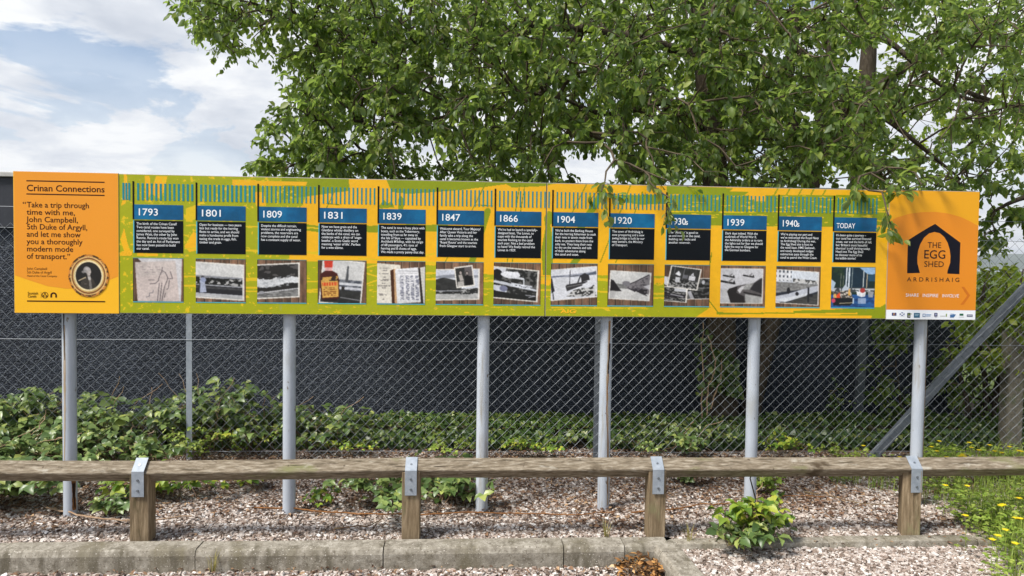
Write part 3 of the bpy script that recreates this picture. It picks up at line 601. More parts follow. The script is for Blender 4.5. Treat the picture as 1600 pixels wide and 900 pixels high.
# graphic of the timeline, coloured per vertex
GREEN, GREEN2, GREEN3 = lin((166, 170, 20)), lin((140, 152, 14)), lin((122, 134, 8))
YEL, YEL2 = lin((242, 182, 26)), lin((224, 190, 30))
def graphic(u, z):
    shp = u.shape; uf, zf = u.ravel(), z.ravel()
    pw = np.stack([SF.x0 + uf * SF.c, SF.y0 + uf * SF.s, zf], -1); d = pw - CAM; dz = d @ F_
    x = PW / 2 + FPX * (d @ R_) / dz; y = PH / 2 - FPX * (d @ U_) / dz
    C = np.empty((len(x), 3)); n1 = fbm(x * .02, y * .05); n2 = fbm(x * .18, y * .22)
    C[:] = YEL
    def put(poly, col): C[in_poly(x, y, poly)] = col
    def band(m, col): C[m] = col
    jag = 6 * (fbm(x * .05, y * .02) - .5)
    # green field on the left, green foot, green upper right
    left = x < 470 + 10 * (n1 - .5) + (330 - y) * .25
    band(left, GREEN)
    foot = y + jag * .6 > np.where(x < 700, 408 + (x - 470) * .03, np.where(x < 860, 425 + (x - 700) * .05, 428 + (x - 860) * .02))
    band(foot & (x < 1055), GREEN)
    band((x >= 470) & (x < 700) & (y > 352 + jag) & (y < 362 + jag), GREEN2)
    band((x > 470) & (x < 1060) & foot & (y > 470), GREEN)
    put([(440, 270), (545, 272), (546, 298), (440, 312)], GREEN2)
    put([(600, 272), (760, 279), (800, 284), (790, 288), (720, 297), (640, 303), (612, 300)], GREEN2)
    put([(780, 282), (880, 284), (850, 291), (800, 293)], GREEN2)
    put([(410, 355), (490, 352), (490, 372), (410, 372)], YEL) if False else None
    # wide flash on the far left
    put([(363, 281), (480, 284), (478, 290), (363, 290)], YEL)
    put([(236, 300), (244, 275), (262, 275), (255, 302), (246, 310)], YEL)
    put([(193, 272), (198, 272), (201, 300), (196, 318), (189, 322), (195, 300)], YEL)
    put([(226, 275), (234, 275), (236, 302), (228, 316)], YEL)
    put([(196, 398), (188, 375), (194, 356), (199, 378), (206, 398)], YEL)
    put([(288, 385), (302, 362), (312, 367), (312, 390), (296, 394)], YEL)
    put([(290, 326), (312, 318), (318, 330), (300, 346), (290, 346)], YEL2)
    put([(398, 300), (412, 300), (416, 322), (400, 322)], YEL)
    put([(470, 322), (500, 312), (500, 352), (474, 350)], YEL)
    put([(186, 394), (207, 392), (207, 399), (187, 400)], YEL); put([(215, 395), (247, 396), (247, 400), (214, 400)], YEL)
    # scribbled ropes and ripples: thin yellow strokes over the green
    for k, (y0, sl_, x0, x1, th) in enumerate([(352, .02, 290, 500, 1.1), (388, .03, 288, 500, 1.2), (393, .03, 395, 500, 1.0), (432, .03, 288, 405, 1.3), (438, .02, 384, 500, 1.2), (447, .03, 288, 500, 1.6), (455, .01, 380, 500, 1.2),
                                             (418, -.2, 572, 680, 1.3), (427, .25, 572, 600, 1.2), (444, -.35, 572, 600, 1.2), (436, .03, 660, 772, 1.6), (429, -.08, 655, 690, 1.2), (404, .05, 560, 690, 1.0), (410, .16, 660, 690, 1.2),
                                             (435, .02, 845, 960, 2.2), (453, .03, 845, 960, 1.4), (459, .0, 1020, 1042, 1.8), (466, .0, 1020, 1042, 1.4), (481, .0, 860, 1010, .9)]):
        yy = y0 + sl_ * (x - x0) + 2.2 * (fbm(x * .06 + k * 7, x * 0) - .5)
        band((np.abs(y - yy) < th) & (x > x0) & (x < x1), YEL2)
    band(left & (n2 > .70) & (y > 276), YEL2)
    band(foot & (x > 470) & (x < 1055) & (fbm(x * .10, y * .35) > .72), YEL2)
    for a, b in ((840, 900), (1022, 1042)): band((x > a) & (x < b) & (np.abs(y - 440 + 5 * (n1 - .5)) < 6 * n2 + 1.0), YEL)
    # masts and rigging
    def stroke(xa, ya, xb, yb, th, col):
        t = np.clip(((x - xa) * (xb - xa) + (y - ya) * (yb - ya)) / ((xb - xa) ** 2 + (yb - ya) ** 2), 0, 1)
        band(np.hypot(x - xa - t * (xb - xa), y - ya - t * (yb - ya)) < th, col)
    stroke(762, 330, 734, 420, 5, GREEN2); stroke(942, 300, 905, 360, 5.5, GREEN2); stroke(905, 400, 890, 420, 5, GREEN2)
    for (xa, ya, xb, yb) in ((760, 285, 690, 420), (820, 290, 800, 412), (812, 290, 792, 412), (918, 285, 860, 400), (985, 290, 938, 410), (1004, 300, 962, 410), (524, 296, 508, 330), (510, 318, 530, 320), (742, 320, 770, 322), (1112, 395, 1100, 470), (1108, 470, 1125, 492)):
        stroke(xa, ya, xb, yb, .75, GREEN3)
    put([(850, 340), (856, 330), (864, 331), (866, 344), (860, 352), (866, 390), (862, 430), (848, 430), (846, 390), (852, 356)], GREEN2)
    put([(622, 312), (626, 306), (632, 312), (630, 330), (622, 332)], GREEN2); put([(592, 322), (600, 312), (606, 318), (612, 314), (616, 324), (594, 326)], GREEN2)
    # upper right: the green sea with a torn edge
    put([(1040, 288), (1178, 298), (1165, 306), (1192, 312), (1196, 318), (1170, 306), (1118, 316), (1118, 352), (1040, 352)], GREEN2) if False else None
    ur = (x > 1042) & (x < 1392) & (y > 305 + 10 * ((x > 1178) & (x < 1196)) + jag * .3) & (y < np.where(x < 1360, 356, 352) - (x > 1300) * 0)
    ur &= ~((x > 1170) & (x < 1195) & (y < 312))
    band(ur & (y < 352 + (x - 1040) * .01), GREEN2)
    put([(1042, 290), (1146, 294), (1138, 300), (1042, 304)], GREEN2); put([(1062, 298), (1170, 300), (1160, 308), (1062, 310)], GREEN2)
    for k in range(5):
        xx = 1216 + k * 19; stroke(xx, 293, xx - 7, 306, 1.1, GREEN2)
    put([(960, 305), (1045, 304), (1046, 318), (1000, 320), (962, 314)], GREEN2)
    band(ur & (np.abs(y - 331 - 3 * (n1 - .5)) < .9) & (n2 > .45), YEL2); band(ur & (fbm(x * .07, y * .5) > .70), YEL2)
    put([(1030, 497), (1030, 478), (1060, 478), (1110, 480), (1085, 497)], GREEN)
    band((x > 1055) & (y > 484 + 5 * (n1 - .5) + np.where(x < 1240, 4, (1240 - x) * .03)) & (y < 491 + (x - 1055) * .008) & (x > 1120) & (x < 1392), GREEN2)
    put([(1368, 484), (1392, 470), (1392, 498), (1360, 498)], GREEN2)
    band((x > 1160) & (x < 1340) & (np.abs(y - 492 + .012 * (x - 1160)) < 1.2), YEL)
    # stencilled boat letters
    g = n2[:, None]; C = C * (.94 + .12 * g)
    sc_ = (fbm(x * .35, y * .05) > .80)[:, None]; C = np.where(sc_, C * .9 + .03, C)
    return C.reshape(*shp, 3)
def raster(name, u0, u1, z0, z1, nu, nz, w, parent, fn, mask=None, mat=None):
    u = np.linspace(u0, u1, nu); z = np.linspace(z1, z0, nz); Ug, Zg = np.meshgrid(u, z)
    Cg = fn(Ug, Zg)
    V = np.stack([Ug, np.full_like(Ug, w), Zg], -1).reshape(-1, 3)
    i = np.arange(nz - 1)[:, None] * nu + np.arange(nu - 1)[None]
    Fq = np.stack([i, i + nu, i + nu + 1, i + 1], -1).reshape(-1, 4)
    if mask is not None:
        mk = mask(Ug, Zg).ravel(); Fq = Fq[mk[Fq].all(1)]
    return npmesh(name, V, Fq, mat or M['ink'], parent, cols=Cg.reshape(-1, 3))
tl1 = panel('timeline_panel', ul_end, SM - .0015, zb, zt, 0, .018, M['alu']); tl2 = panel('timeline_panel', SM + .0015, SR + .02, zb, zt, 0, .018, M['alu'])
raster('printed_graphic', ul_end + .001, SM - .004, zb + .004, zt - .004, 660, 210, -.0008, tl1, graphic)
raster('printed_graphic', SM + .004, SR + .019, zb + .004, zt - .004, 460, 210, -.0008, tl2, graphic)

def text(body, u, z, width, size, mat, parent, name, w=-.0045, bold=.0, space=None, align='LEFT', shear=0.0):
    cu = bpy.data.curves.new(name, 'FONT'); cu.body = body; cu.size = size; cu.offset = bold * size; cu.fill_mode = 'FRONT'; cu.resolution_u = 3; cu.align_x = align; cu.shear = shear
    if space: cu.space_line = space
    o = bpy.data.objects.new(name, cu); link(o, parent); cu.materials.append(mat)
    o.rotation_euler = (math.pi / 2, 0, 0); o.location = (u, w, z)
    bpy.context.view_layer.update(); dx_ = o.dimensions.x
    me = bpy.data.meshes.new_from_object(o.evaluated_get(bpy.context.evaluated_depsgraph_get()))
    bpy.data.objects.remove(o); bpy.data.curves.remove(cu)
    o = link(bpy.data.objects.new(name, me), parent); me.name = name
    if not me.materials: me.materials.append(mat)
    o.rotation_euler = (math.pi / 2, 0, 0); o.location = (u, w, z)
    if width and dx_ > 0: o.scale.x = width / dx_
    return o
# line pitch of the default font per unit size
_t = bpy.data.curves.new('x', 'FONT'); _t.body = 'A'; _o1 = bpy.data.objects.new('x', _t); COL.objects.link(_o1); bpy.context.view_layer.update(); CAPH = _o1.dimensions.y
_t.body = 'A\nA'; bpy.context.view_layer.update(); PITCHU = _o1.dimensions.y - CAPH
_t.body = 'the day and an Act of Parliament'; bpy.context.view_layer.update(); REFW = _o1.dimensions.x
bpy.data.objects.remove(_o1); bpy.data.curves.remove(_t)

# ---- title panel
tp = panel('title_panel', 0, ul_end, zb - .002, zt + .002, -.004, .018, M['alu'])
wq = -.0055
def sector(name, mat, pts, parent, w):      # flat filled outline in (u,z)
    m = MB(); m.add([(p[0], w, p[1]) for p in pts], [list(range(len(pts)))[::-1]]); return m.build(name, mat, parent)
u0_, u1_, z0_, z1_ = .002, ul_end - .001, zb, zt
m = MB().quad([(u0_, -.0046, z0_), (u1_, -.0046, z0_), (u1_, -.0046, z1_), (u0_, -.0046, z1_)]); m.build('yellow_ground', M['yellow'], tp)
arc = [S(24, 430)]; 
arc_pts = [S(24, 430), S(50, 439), S(75, 447), S(105, 451), S(130, 450.5), S(155, 444), S(185, 432)]
m = MB(); V = []
for (a, b) in arc_pts:
    a = min(max(a, u0_), u1_); V += [(a, -.0050, b), (a, -.0050, z1_)]
m.add(V, [(2 * i, 2 * i + 2, 2 * i + 3, 2 * i + 1) for i in range(len(arc_pts) - 1)]); m.build('orange_ground', M['orange'], tp)
def bar(px0, px1, py0, py1, th, mat, name):
    a = S(px0, py0); b = S(px1, py1); h = th / 2 / 255; zz = (a[1] + b[1]) / 2
    return MB().quad([(a[0], wq, zz - h), (b[0], wq, zz - h), (b[0], wq, zz + h), (a[0], wq, zz + h)]).build(name, mat, tp)
bar(42, 164, 282.5, 285, 1.7, M['maroon'], 'rule'); bar(42, 164, 303, 305.6, 1.7, M['maroon'], 'rule'); bar(43, 165, 470, 471.5, 1.8, M['maroon'], 'rule')
def ptext(body, px, py, px2, cap, mat, parent, name, bold=.0, w=wq, **k):
    a = S(px, py); b = S(px2, py); s = abs(S(px, py - cap)[1] - a[1]) / CAPH
    return text(body, a[0], a[1], b[0] - a[0] if px2 else None, s, mat, parent, name, w, bold, **k)
ptext('Crinan Connections', 42.3, 298.3, 163.5, 9.6, M['maroon'], tp, 'heading_lettering', .013)
ql = [('Take a trip through', 42.5, 139.5), ('time with me,', 42.5, 118), ('John Campbell,', 42.5, 123.5), ('5th Duke of Argyll,', 42.5, 136.5), ('and let me show', 42.5, 126.5), ('you a thoroughly', 42.5, 130), ('modern mode', 42.5, 114.5), ('of transport.\u201d', 42.5, 110)]
for k, (b_, xa, xb) in enumerate(ql):
    yb_ = 323.8 + k * 11.48; ptext(b_, xa, yb_, xb, 8.4, M['maroon'], tp, 'quotation_lettering', .010)
ptext('\u201c', 36, 323.8, 41, 8.4, M['maroon'], tp, 'quotation_lettering', .01)
ptext('John Campbell', 43, 421.5, 74.5, 4.0, M['maroon'], tp, 'caption_lettering'); ptext('5th Duke of Argyll', 43, 427.2, 81, 4.0, M['maroon'], tp, 'caption_lettering'); ptext('Head of the Canal Company', 43, 432.3, 89.5, 3.0, M['maroon'], tp, 'caption_lettering')
ptext('Scottish', 44, 460.0, 60, 4.0, M['maroon'], tp, 'logo_lettering', .01); ptext('Canals', 44, 464.6, 57.5, 4.0, M['maroon'], tp, 'logo_lettering', .01)
def ring(px, py, r0, r1, mat, parent, name, w=wq, a0=0, a1=360, ky=1.0):
    c = S(px, py); k0, k1 = r0 / 255, r1 / 255; m = MB(); V = []; n = 28
    for i in range(n + 1):
        an = math.radians(a0 + (a1 - a0) * i / n); V += [(c[0] + k0 * math.cos(an), w, c[1] + k0 * ky * math.sin(an)), (c[0] + k1 * math.cos(an), w, c[1] + k1 * ky * math.sin(an))]
    m.add(V, [(2 * i, 2 * i + 1, 2 * i + 3, 2 * i + 2)[::-1] for i in range(n)]); return m.build(name, mat, parent)
em = ring(71, 461, 4.0, 4.9, M['maroon'], tp, 'emblem'); ring(71, 459.2, 0, 1.3, M['maroon'], tp, 'emblem'); ring(69, 462.3, 0, 1.3, M['maroon'], tp, 'emblem'); ring(73, 462.3, 0, 1.3, M['maroon'], tp, 'emblem')
ring(84.5, 461.5, 2.6, 4.9, M['maroon'], tp, 'emblem', a0=0, a1=180); 
for sx in (-1, 1):
    a = S(84.5 + sx * 3.8, 461.5); h = 1.15 / 255; MB().quad([(a[0] - h, wq, a[1] - .013), (a[0] + h, wq, a[1] - .013), (a[0] + h, wq, a[1]), (a[0] - h, wq, a[1])]).build('emblem', M['maroon'], tp)
a = S(65.0, 457.5); MB().quad([(a[0] - .0008, wq, a[1] - .03), (a[0] + .0008, wq, a[1] - .03), (a[0] + .0008, wq, a[1] + .004), (a[0] - .0008, wq, a[1] + .004)]).build('divider', M['maroon'], tp)

# ---- pictures: a tiny drawing kit that fills per-vertex colour
class Pic:
    def __init__(s, n=150, m=130, bgc=(90, 72, 60)):
        s.Y0, s.X0 = np.meshgrid(np.linspace(0, 1, m), np.linspace(0, 1, n), indexing='ij')[0], np.meshgrid(np.linspace(0, 1, m), np.linspace(0, 1, n), indexing='ij')[1]
        s.C = np.empty((m, n, 3)); s.C[:] = bgc; s.X, s.Y = s.X0, s.Y0; s.K = np.ones((m, n), bool)
    def wood(s, seed=0):
        x = s.X0 * 6 + seed; pl = np.floor(x); f = x - pl; t = fbm(s.X0 * 14 + seed, s.Y0 * 3)
        base = np.array([112, 84, 66])[None, None] * (.55 + .8 * t[..., None]) * (.8 + .4 * _ng[pl.astype(int) % 64, 3][..., None])
        base[(f < .09)] = (40, 28, 22); base[(f > .09) & (f < .16)] = (150, 128, 108); s.C[:] = base; return s
    def frame(s, q=None):                    # q: top-left, top-right, bottom-left corner of the local square
        if q is None: s.X, s.Y = s.X0, s.Y0; s.K = np.ones_like(s.K)
        else:
            (ax, ay), (bx, by), (cx, cy) = q; e = np.array([[bx - ax, cx - ax], [by - ay, cy - ay]]); iv = np.linalg.inv(e)
            dx, dy = s.X0 - ax, s.Y0 - ay; s.X = iv[0, 0] * dx + iv[0, 1] * dy; s.Y = iv[1, 0] * dx + iv[1, 1] * dy
            s.K = (s.X >= 0) & (s.X <= 1) & (s.Y >= 0) & (s.Y <= 1)
        return s
    def put(s, mask, col, a=1.0):
        mask = mask & s.K; col = np.asarray(col, float)
        if col.ndim == 0: col = np.array([col] * 3)
        c = col[mask] if col.ndim == 3 else col
        s.C[mask] = s.C[mask] * (1 - a) + c * a; return s
    def all(s, col): return s.put(np.ones_like(s.K), col)
    def grey(s, g): return np.repeat(np.asarray(g)[..., None], 3, -1)
    def rect(s, x0, y0, x1, y1, c, a=1.0): return s.put((s.X > x0) & (s.X < x1) & (s.Y > y0) & (s.Y < y1), c, a)
    def poly(s, p, c, a=1.0): return s.put(in_poly(s.X, s.Y, p), c, a)
    def ell(s, x, y, rx, ry, c, a=1.0): return s.put(((s.X - x) / rx) ** 2 + ((s.Y - y) / ry) ** 2 < 1, c, a)
    def line(s, pts, th, c, a=1.0):
        for (xa, ya), (xb, yb) in zip(pts[:-1], pts[1:]):
            t = np.clip(((s.X - xa) * (xb - xa) + (s.Y - ya) * (yb - ya)) / ((xb - xa) ** 2 + (yb - ya) ** 2 + 1e-9), 0, 1)
            s.put(np.hypot(s.X - xa - t * (xb - xa), s.Y - ya - t * (yb - ya)) < th, c, a)
        return s
    def n(s, k, o=0.0, ky=None): return fbm(s.X * k + o, s.Y * (ky or k) + o * 1.7)
    def photo(s, q, bord=.035, bc=(226, 222, 216)):
        s.frame(q).all(bc); (ax, ay), (bx, by), (cx, cy) = q
        def pt(u, v): return (ax + u * (bx - ax) + v * (cx - ax), ay + u * (by - ay) + v * (cy - ay))
        return s.frame([pt(bord, bord), pt(1 - bord, bord), pt(bord, 1 - bord)])
def pic_map():
    p = Pic().wood(2); p.frame().poly([(.1, 0), (.97, 0), (.95, 1), (.9, 1)], (206, 204, 208)); p.poly([(.04, .09), (.84, .05), (.88, .5), (.92, 1), (.09, 1)], (206, 192, 188))
    p.put(in_poly(p.X, p.Y, [(.04, .09), (.84, .05), (.86, .35), (.06, .42)]), p.grey(182 + 26 * p.n(9)) * np.array([1, .95, .93]), .6)
    for l_ in ([(.58, .2), (.57, .3), (.52, .42), (.5, .52), (.44, .58), (.34, .59)], [(.57, .27), (.64, .32), (.69, .45), (.66, .55), (.62, .66), (.6, .8), (.57, .98)], [(.52, .57), (.48, 1)], [(.57, .57), (.53, 1)], [(.72, .5), (.7, .68), (.67, .72)], [(.31, .5), (.42, .5)], [(.70, .47), (.78, .46), (.74, .3)], [(.64, .8), (.62, .9)]): p.line(l_, .009, (96, 88, 92), .85)
    for k in range(9): p.line([(.14 + .05 * k, .2 + .06 * (k % 3)), (.19 + .05 * k, .2 + .06 * (k % 3))], .008, (150, 138, 140))
    p.line([(.26, .9), (.32, .88), (.33, .8), (.39, .8), (.40, .74)], .008, (120, 116, 122)); return p
def pic_crowd():
    p = Pic().wood(5); p.photo([(-.05, .05), (.97, .12), (-.05, .9)]); p.all(p.grey(196 + 24 * p.n(3))); p.rect(0, .36, 1, .47, (140, 142, 150)); 
    p.put((p.Y > .42 + .06 * (p.n(9, 3, 1) - .5)) & (p.Y < .66), p.grey(24 + 150 * (p.n(16, 4) > .58)), 1); p.rect(0, .62, 1, .655, (160, 162, 168)); p.rect(0, .655, 1, .88, (36, 36, 42)); p.put((p.Y > .68) & (p.Y < .74), p.grey(40 + 90 * p.n(14, 2)), .6)
    p.rect(0, .88, 1, 1, (176, 178, 186)); p.put(p.Y > .9, p.grey(130 + 90 * p.n(8, 1, 20)), .6); p.poly([(.10, .5), (.2, .5), (.24, .85), (.08, .88)], (168, 176, 198)); p.ell(.16, .42, .035, .05, (70, 66, 70)); p.ell(.17, .49, .06, .07, (150, 160, 190)); p.line([(.1, .6), (.09, .88)], .012, (60, 60, 70)); return p
def pic_smoke():
    p = Pic().wood(9); p.photo([(-.05, .11), (.86, .05), (-.05, .93)]); p.all((38, 36, 36)); b = p.n(7, 2)
    p.put((p.Y < .36) & (b > .56), (104, 100, 100), .7); c = .52 + .03 * np.sin(p.X * 5); p.put(np.abs(p.Y - c + .1 * (b - .5)) < .13 * (1.1 - p.X * .55) * (.6 + .9 * p.n(11, 7)), (212, 214, 218)); p.put((np.abs(p.Y - c) < .16) & (p.n(16, 3) > .58) & (p.X < .8), (160, 164, 170), .7)
    p.put(p.Y > .84 - .08 * p.X + .05 * p.n(8), p.grey(60 + 120 * p.n(14, 8, 30))); p.put(np.abs(p.Y - .86 + .1 * p.X) < .018, (190, 190, 194)); p.ell(.12, .84, .07, .05, (150, 150, 156)); return p
def pic_bottle():
    p = Pic().wood(3); p.photo([(.10, -.05), (.97, .02), (.02, 1.0)], .03); p.all(p.grey(190 + 26 * p.n(3))); p.put(p.Y > .43, (70, 74, 84)); p.put((p.Y > .43) & (p.n(12, 3) > .55), (120, 124, 132)); p.rect(.4, .5, 1, .56, (206, 208, 214)); p.rect(.35, .6, 1, .66, (196, 198, 206)); p.rect(.5, .6, .58, .7, (40, 36, 34)); p.put(p.Y > .68, p.grey(26 + 40 * p.n(10, 2))); p.line([(.5, .86), (1, .9)], .012, (130, 130, 134))
    p.poly([(.60, .10), (.64, .10), (.66, .48), (.58, .48)], (78, 80, 84)); p.frame()
    p.poly([(.13, 0), (.31, 0), (.30, .17), (.14, .17)], (206, 62, 44)); p.rect(.15, .16, .30, .235, (220, 170, 168)); p.poly([(.15, .235), (.30, .235), (.40, .30), (.44, .45), (.44, .86), (.40, .93), (.11, .95), (.07, .88), (.035, .40), (.06, .31)], (70, 26, 22)); p.poly([(.06, .40), (.41, .36), (.43, .85), (.10, .88)], (216, 168, 84)); p.put(in_poly(p.X, p.Y, [(.06, .38), (.41, .35), (.41, .47), (.07, .49)]) & (p.n(16) > .5), (52, 36, 34)); p.poly([(.09, .52), (.4, .50), (.4, .58), (.10, .60)], (216, 70, 34)); p.put(in_poly(p.X, p.Y, [(.09, .52), (.4, .5), (.4, .58), (.1, .6)]) & (np.sin(p.X * 120) > .5), (224, 170, 90)); 
    for y in (.64, .68, .73, .77, .81): p.put((np.abs(p.Y - y) < .012) & (p.X > .12) & (p.X < .38) & (p.n(30, y * 9) > .45), (130, 74, 30))
    p.rect(.12, .90, .4, .95, (40, 22, 22)); return p
def pic_books():
    p = Pic().wood(7); p.poly([(0, .04), (.48, .08), (.46, 1), (0, 1)], (226, 220, 208))
    for k, (y, a, b) in enumerate([(.16, .04, .3), (.21, .12, .2), (.29, .04, .24), (.37, .13, .18), (.43, .05, .24), (.455, .07, .23), (.52, .1, .18), (.58, .02, .27), (.63, .1, .18), (.77, .03, .22), (.80, .05, .2), (.9, .12, .15)]): p.put((np.abs(p.Y - y) < .010) & (p.X > a) & (p.X < b) & (p.n(40, k) > .38), (110, 104, 104))
    p.poly([(.27, .21), (.36, .17), (.40, 1), (.31, 1)], (70, 38, 22)); p.poly([(.34, .18), (.39, .17), (.43, 1), (.37, 1)], (196, 156, 116)); p.poly([(.37, .18), (.85, .13), (.91, .96), (.42, 1)], (228, 228, 232))
    for x in (.46, .58, .68, .78): p.put((p.Y > .33) & (p.Y < .92) & (p.X > x + .03 * p.Y) & (p.X < x + .075 + .03 * p.Y) & (p.n(34, x * 5, 60) > .47), (128, 130, 146))
    for y in (.22, .27): p.put((np.abs(p.Y - y) < .006) & (p.X > .42) & (p.X < .84), (150, 150, 158))
    p.poly([(.88, .14), (1, .11), (1, 1), (.96, 1)], (206, 204, 198)); p.poly([(.85, .15), (.89, .14), (.97, 1), (.92, 1)], (40, 34, 34)); return p
def pic_family():
    p = Pic().wood(4); p.photo([(-.05, .17), (.92, .14), (-.05, .92)]); p.all((198, 202, 214)); p.put(p.Y > .2 - .05 * np.sin(p.X * 3), (140, 144, 156)); p.put(p.Y > .27, (206, 210, 220)); p.put((p.Y > .25 + .35 * np.abs(p.X - .2)) & (p.X < .62) & (p.Y < .75), p.grey(24 + 50 * p.n(12, 2))); p.put(p.Y > .68 - .05 * p.X, p.grey(40 + 120 * (p.n(14, 5, 26) > .55))); p.put(p.Y > .8 + .06 * p.n(9), p.grey(150 + 60 * p.n(16, 2))); p.rect(0, .7, .6, .73, (150, 152, 160))
    p.photo([(.375, .12), (.765, .055), (.435, .62)], .06); p.all(p.grey(30 + 30 * p.n(6))); p.rect(.55, 0, 1, .5, (96, 90, 92)); p.ell(.28, .25, .11, .1, (40, 34, 34)); p.ell(.30, .27, .07, .08, (170, 160, 156)); p.poly([(.15, .38), (.36, .36), (.44, .7), (.2, .72)], (170, 164, 160)); p.poly([(.06, .74), (.42, .72), (.42, 1), (.02, 1)], (176, 172, 168)); p.ell(.68, .32, .09, .11, (36, 30, 30)); p.ell(.68, .33, .06, .08, (160, 150, 146)); p.poly([(.5, .5), (.68, .42), (.88, .55), (.92, 1), (.5, 1)], (20, 18, 20)); return p
def pic_steamer():
    p = Pic().wood(1); p.photo([(-.05, .07), (.97, .17), (-.08, .84)]); p.all(p.grey(34 + 60 * (p.n(16, 1) > .56))); p.poly([(0, 0), (.3, 0), (.24, .28), (0, .2)], (214, 216, 226)); p.ell(.1, .22, .12, .17, (24, 24, 28)); p.put((np.hypot((p.X - .42) / .20, (p.Y - .2) / .11) < .7 + .7 * p.n(9, 3)), (222, 224, 232)); p.put(np.abs(p.Y - .28 - .1 * (p.X - .5)) < .035 * (p.X > .4) * (p.X < .70), (206, 208, 216)); p.line([(.70, .30), (.71, .5)], .014, (200, 204, 210))
    p.poly([(0, .44), (.25, .45), (.5, .52), (1, .62), (1, .68), (.5, .6), (0, .5)], (200, 204, 214)); p.poly([(.42, .46), (.9, .52), (.9, .62), (.45, .58)], (216, 220, 230)); p.put(in_poly(p.X, p.Y, [(.42, .5), (.9, .56), (.9, .6), (.45, .56)]) & (p.n(24, 3) > .52), (60, 60, 66)); p.poly([(0, .58), (.3, .6), (.34, .8), (.1, .78), (0, .72)], (204, 208, 220)); p.ell(.26, .68, .09, .1, (120, 124, 150)); p.put(p.Y > .76 + .15 * p.X * 0 + .07 * np.sin(p.X * 3), p.grey(20 + 20 * p.n(9))); p.line([(.76, .84), (.98, .84), (.84, .9)], .012, (170, 172, 180)); return p
def pic_fishing():
    p = Pic().wood(6); p.photo([(-.05, .15), (.99, .04), (-.03, .91)], .02); p.all((214, 216, 224)); p.put((p.Y > .15) & (p.Y < .27 - .02 * np.sin(p.X * 9)) & (p.Y > .22 - .06 * p.X), (148, 152, 166)); p.put((p.Y < .25) & (p.Y > .2) & (p.X < .3), (110, 116, 134)); p.poly([(.8, .22), (1, .14), (1, .26), (.8, .27)], (86, 92, 108))
    p.poly([(0, .27), (.05, .27), (.07, .5), (.10, .7), (.03, .78)], (36, 36, 44)); p.line([(.06, .78), (.07, .98)], .012, (60, 60, 66)); p.put(in_poly(p.X, p.Y, [(.34, .92), (.5, .72), (.95, .6), (1, .98)]), p.grey(50 + 150 * (p.n(20, 4) > .5))); p.poly([(.33, .58), (.36, .52), (.8, .46), (.8, .55), (.62, .63), (.36, .74)], (52, 50, 54)); p.line([(.36, .6), (.78, .53)], .008, (150, 150, 150)); p.poly([(.66, .25), (.75, .18), (.84, .26), (.86, .42), (.68, .48)], (44, 42, 46)); p.line([(.44, .06), (.42, .54)], .008, (60, 60, 66)); p.line([(.44, .26), (.62, .24)], .012, (70, 70, 76)); p.line([(.6, .48), (.66, .25)], .014, (40, 40, 44)); p.poly([(.7, .56), (.84, .46), (.92, .64), (.8, .7), (.68, .66)], (218, 220, 228)); return p
def pic_street():
    p = Pic().wood(8); p.photo([(.05, .14), (.95, .19), (.02, .84)], .025); p.all(p.grey(196 + 20 * p.n(4))); p.put((p.Y > .46 - .1 * np.abs(p.X - .35)) & (p.Y < .62) & (p.X > .1), p.grey(90 + 60 * p.n(16, 3))); p.poly([(0, .3), (.08, .34), (.22, .6), (.3, .72), (.14, .78), (.12, 1), (0, 1)], (30, 26, 30)); p.poly([(.38, .6), (.45, .46), (.98, .06), (1, .1), (1, .78), (.7, .72)], (126, 122, 126)); p.line([(.4, .5), (.6, .36), (.97, .06)], .016, (50, 46, 52)); p.put(in_poly(p.X, p.Y, [(.4, .6), (.45, .5), (.95, .15), (.9, .68)]) & (p.n(22, 2) > .55), (80, 76, 82)); p.ell(.4, .42, .1, .09, (120, 118, 124)); p.put(in_poly(p.X, p.Y, [(.45, .6), (.95, .6), (.95, .86), (.72, .78)]) & (p.n(18, 8) > .42), (40, 36, 42)); p.poly([(.84, .5), (1, .42), (1, .6)], (196, 194, 200)); p.put(p.Y > .72 + .15 * (p.X > .7) * (p.X - .7) / .3, p.grey(190 + 24 * p.n(12, 5, 30)), .85); return p
def pic_collage():
    p = Pic().wood(2); p.photo([(.45, .32), (1.2, .30), (.45, .84)], .03); p.all(p.grey(30 + 60 * (p.n(14) > .55))); p.ell(.55, .18, .05, .1, (190, 190, 196)); p.put((p.Y > .62) & (np.abs(p.X - .1 - .3 * (p.Y - .6)) < .06), (170, 170, 176)); p.rect(.3, .45, .8, .48, (150, 150, 154))
    p.photo([(-.2, .5), (.52, .56), (-.22, .86)], .045); p.all(p.grey(24 + 110 * (p.n(15, 6) > .52))); p.rect(.6, 0, 1, .25, (196, 198, 204)); p.put((p.Y > .45) & (p.Y < .7), (30, 26, 34), .7); p.line([(.5, .5), (.9, .62)], .03, (180, 180, 186)); p.frame().poly([(0, .27), (.1, .29), (.05, .5), (0, .46)], (206, 208, 214))
    p.photo([(.14, .0), (.82, .09), (.05, .53)], .04); p.all(p.grey(28 + 40 * p.n(14, 2))); p.put((p.Y > .62), p.grey(30 + 130 * (p.n(18, 9) > .5))); p.rect(.2, .5, .36, .74, (204, 206, 212)); p.poly([(.16, .36), (.26, .18), (.36, .34), (.34, .44)], (214, 216, 222)); p.rect(.66, .36, .88, .58, (208, 208, 214)); p.poly([(.7, .34), (.78, .18), (.82, .34)], (200, 200, 208)); p.rect(.45, .34, .62, .52, (100, 100, 106)); p.line([(.46, 0), (.44, .6)], .01, (120, 120, 126)); p.line([(.12, 0), (.12, .4)], .01, (110, 110, 116)); return p
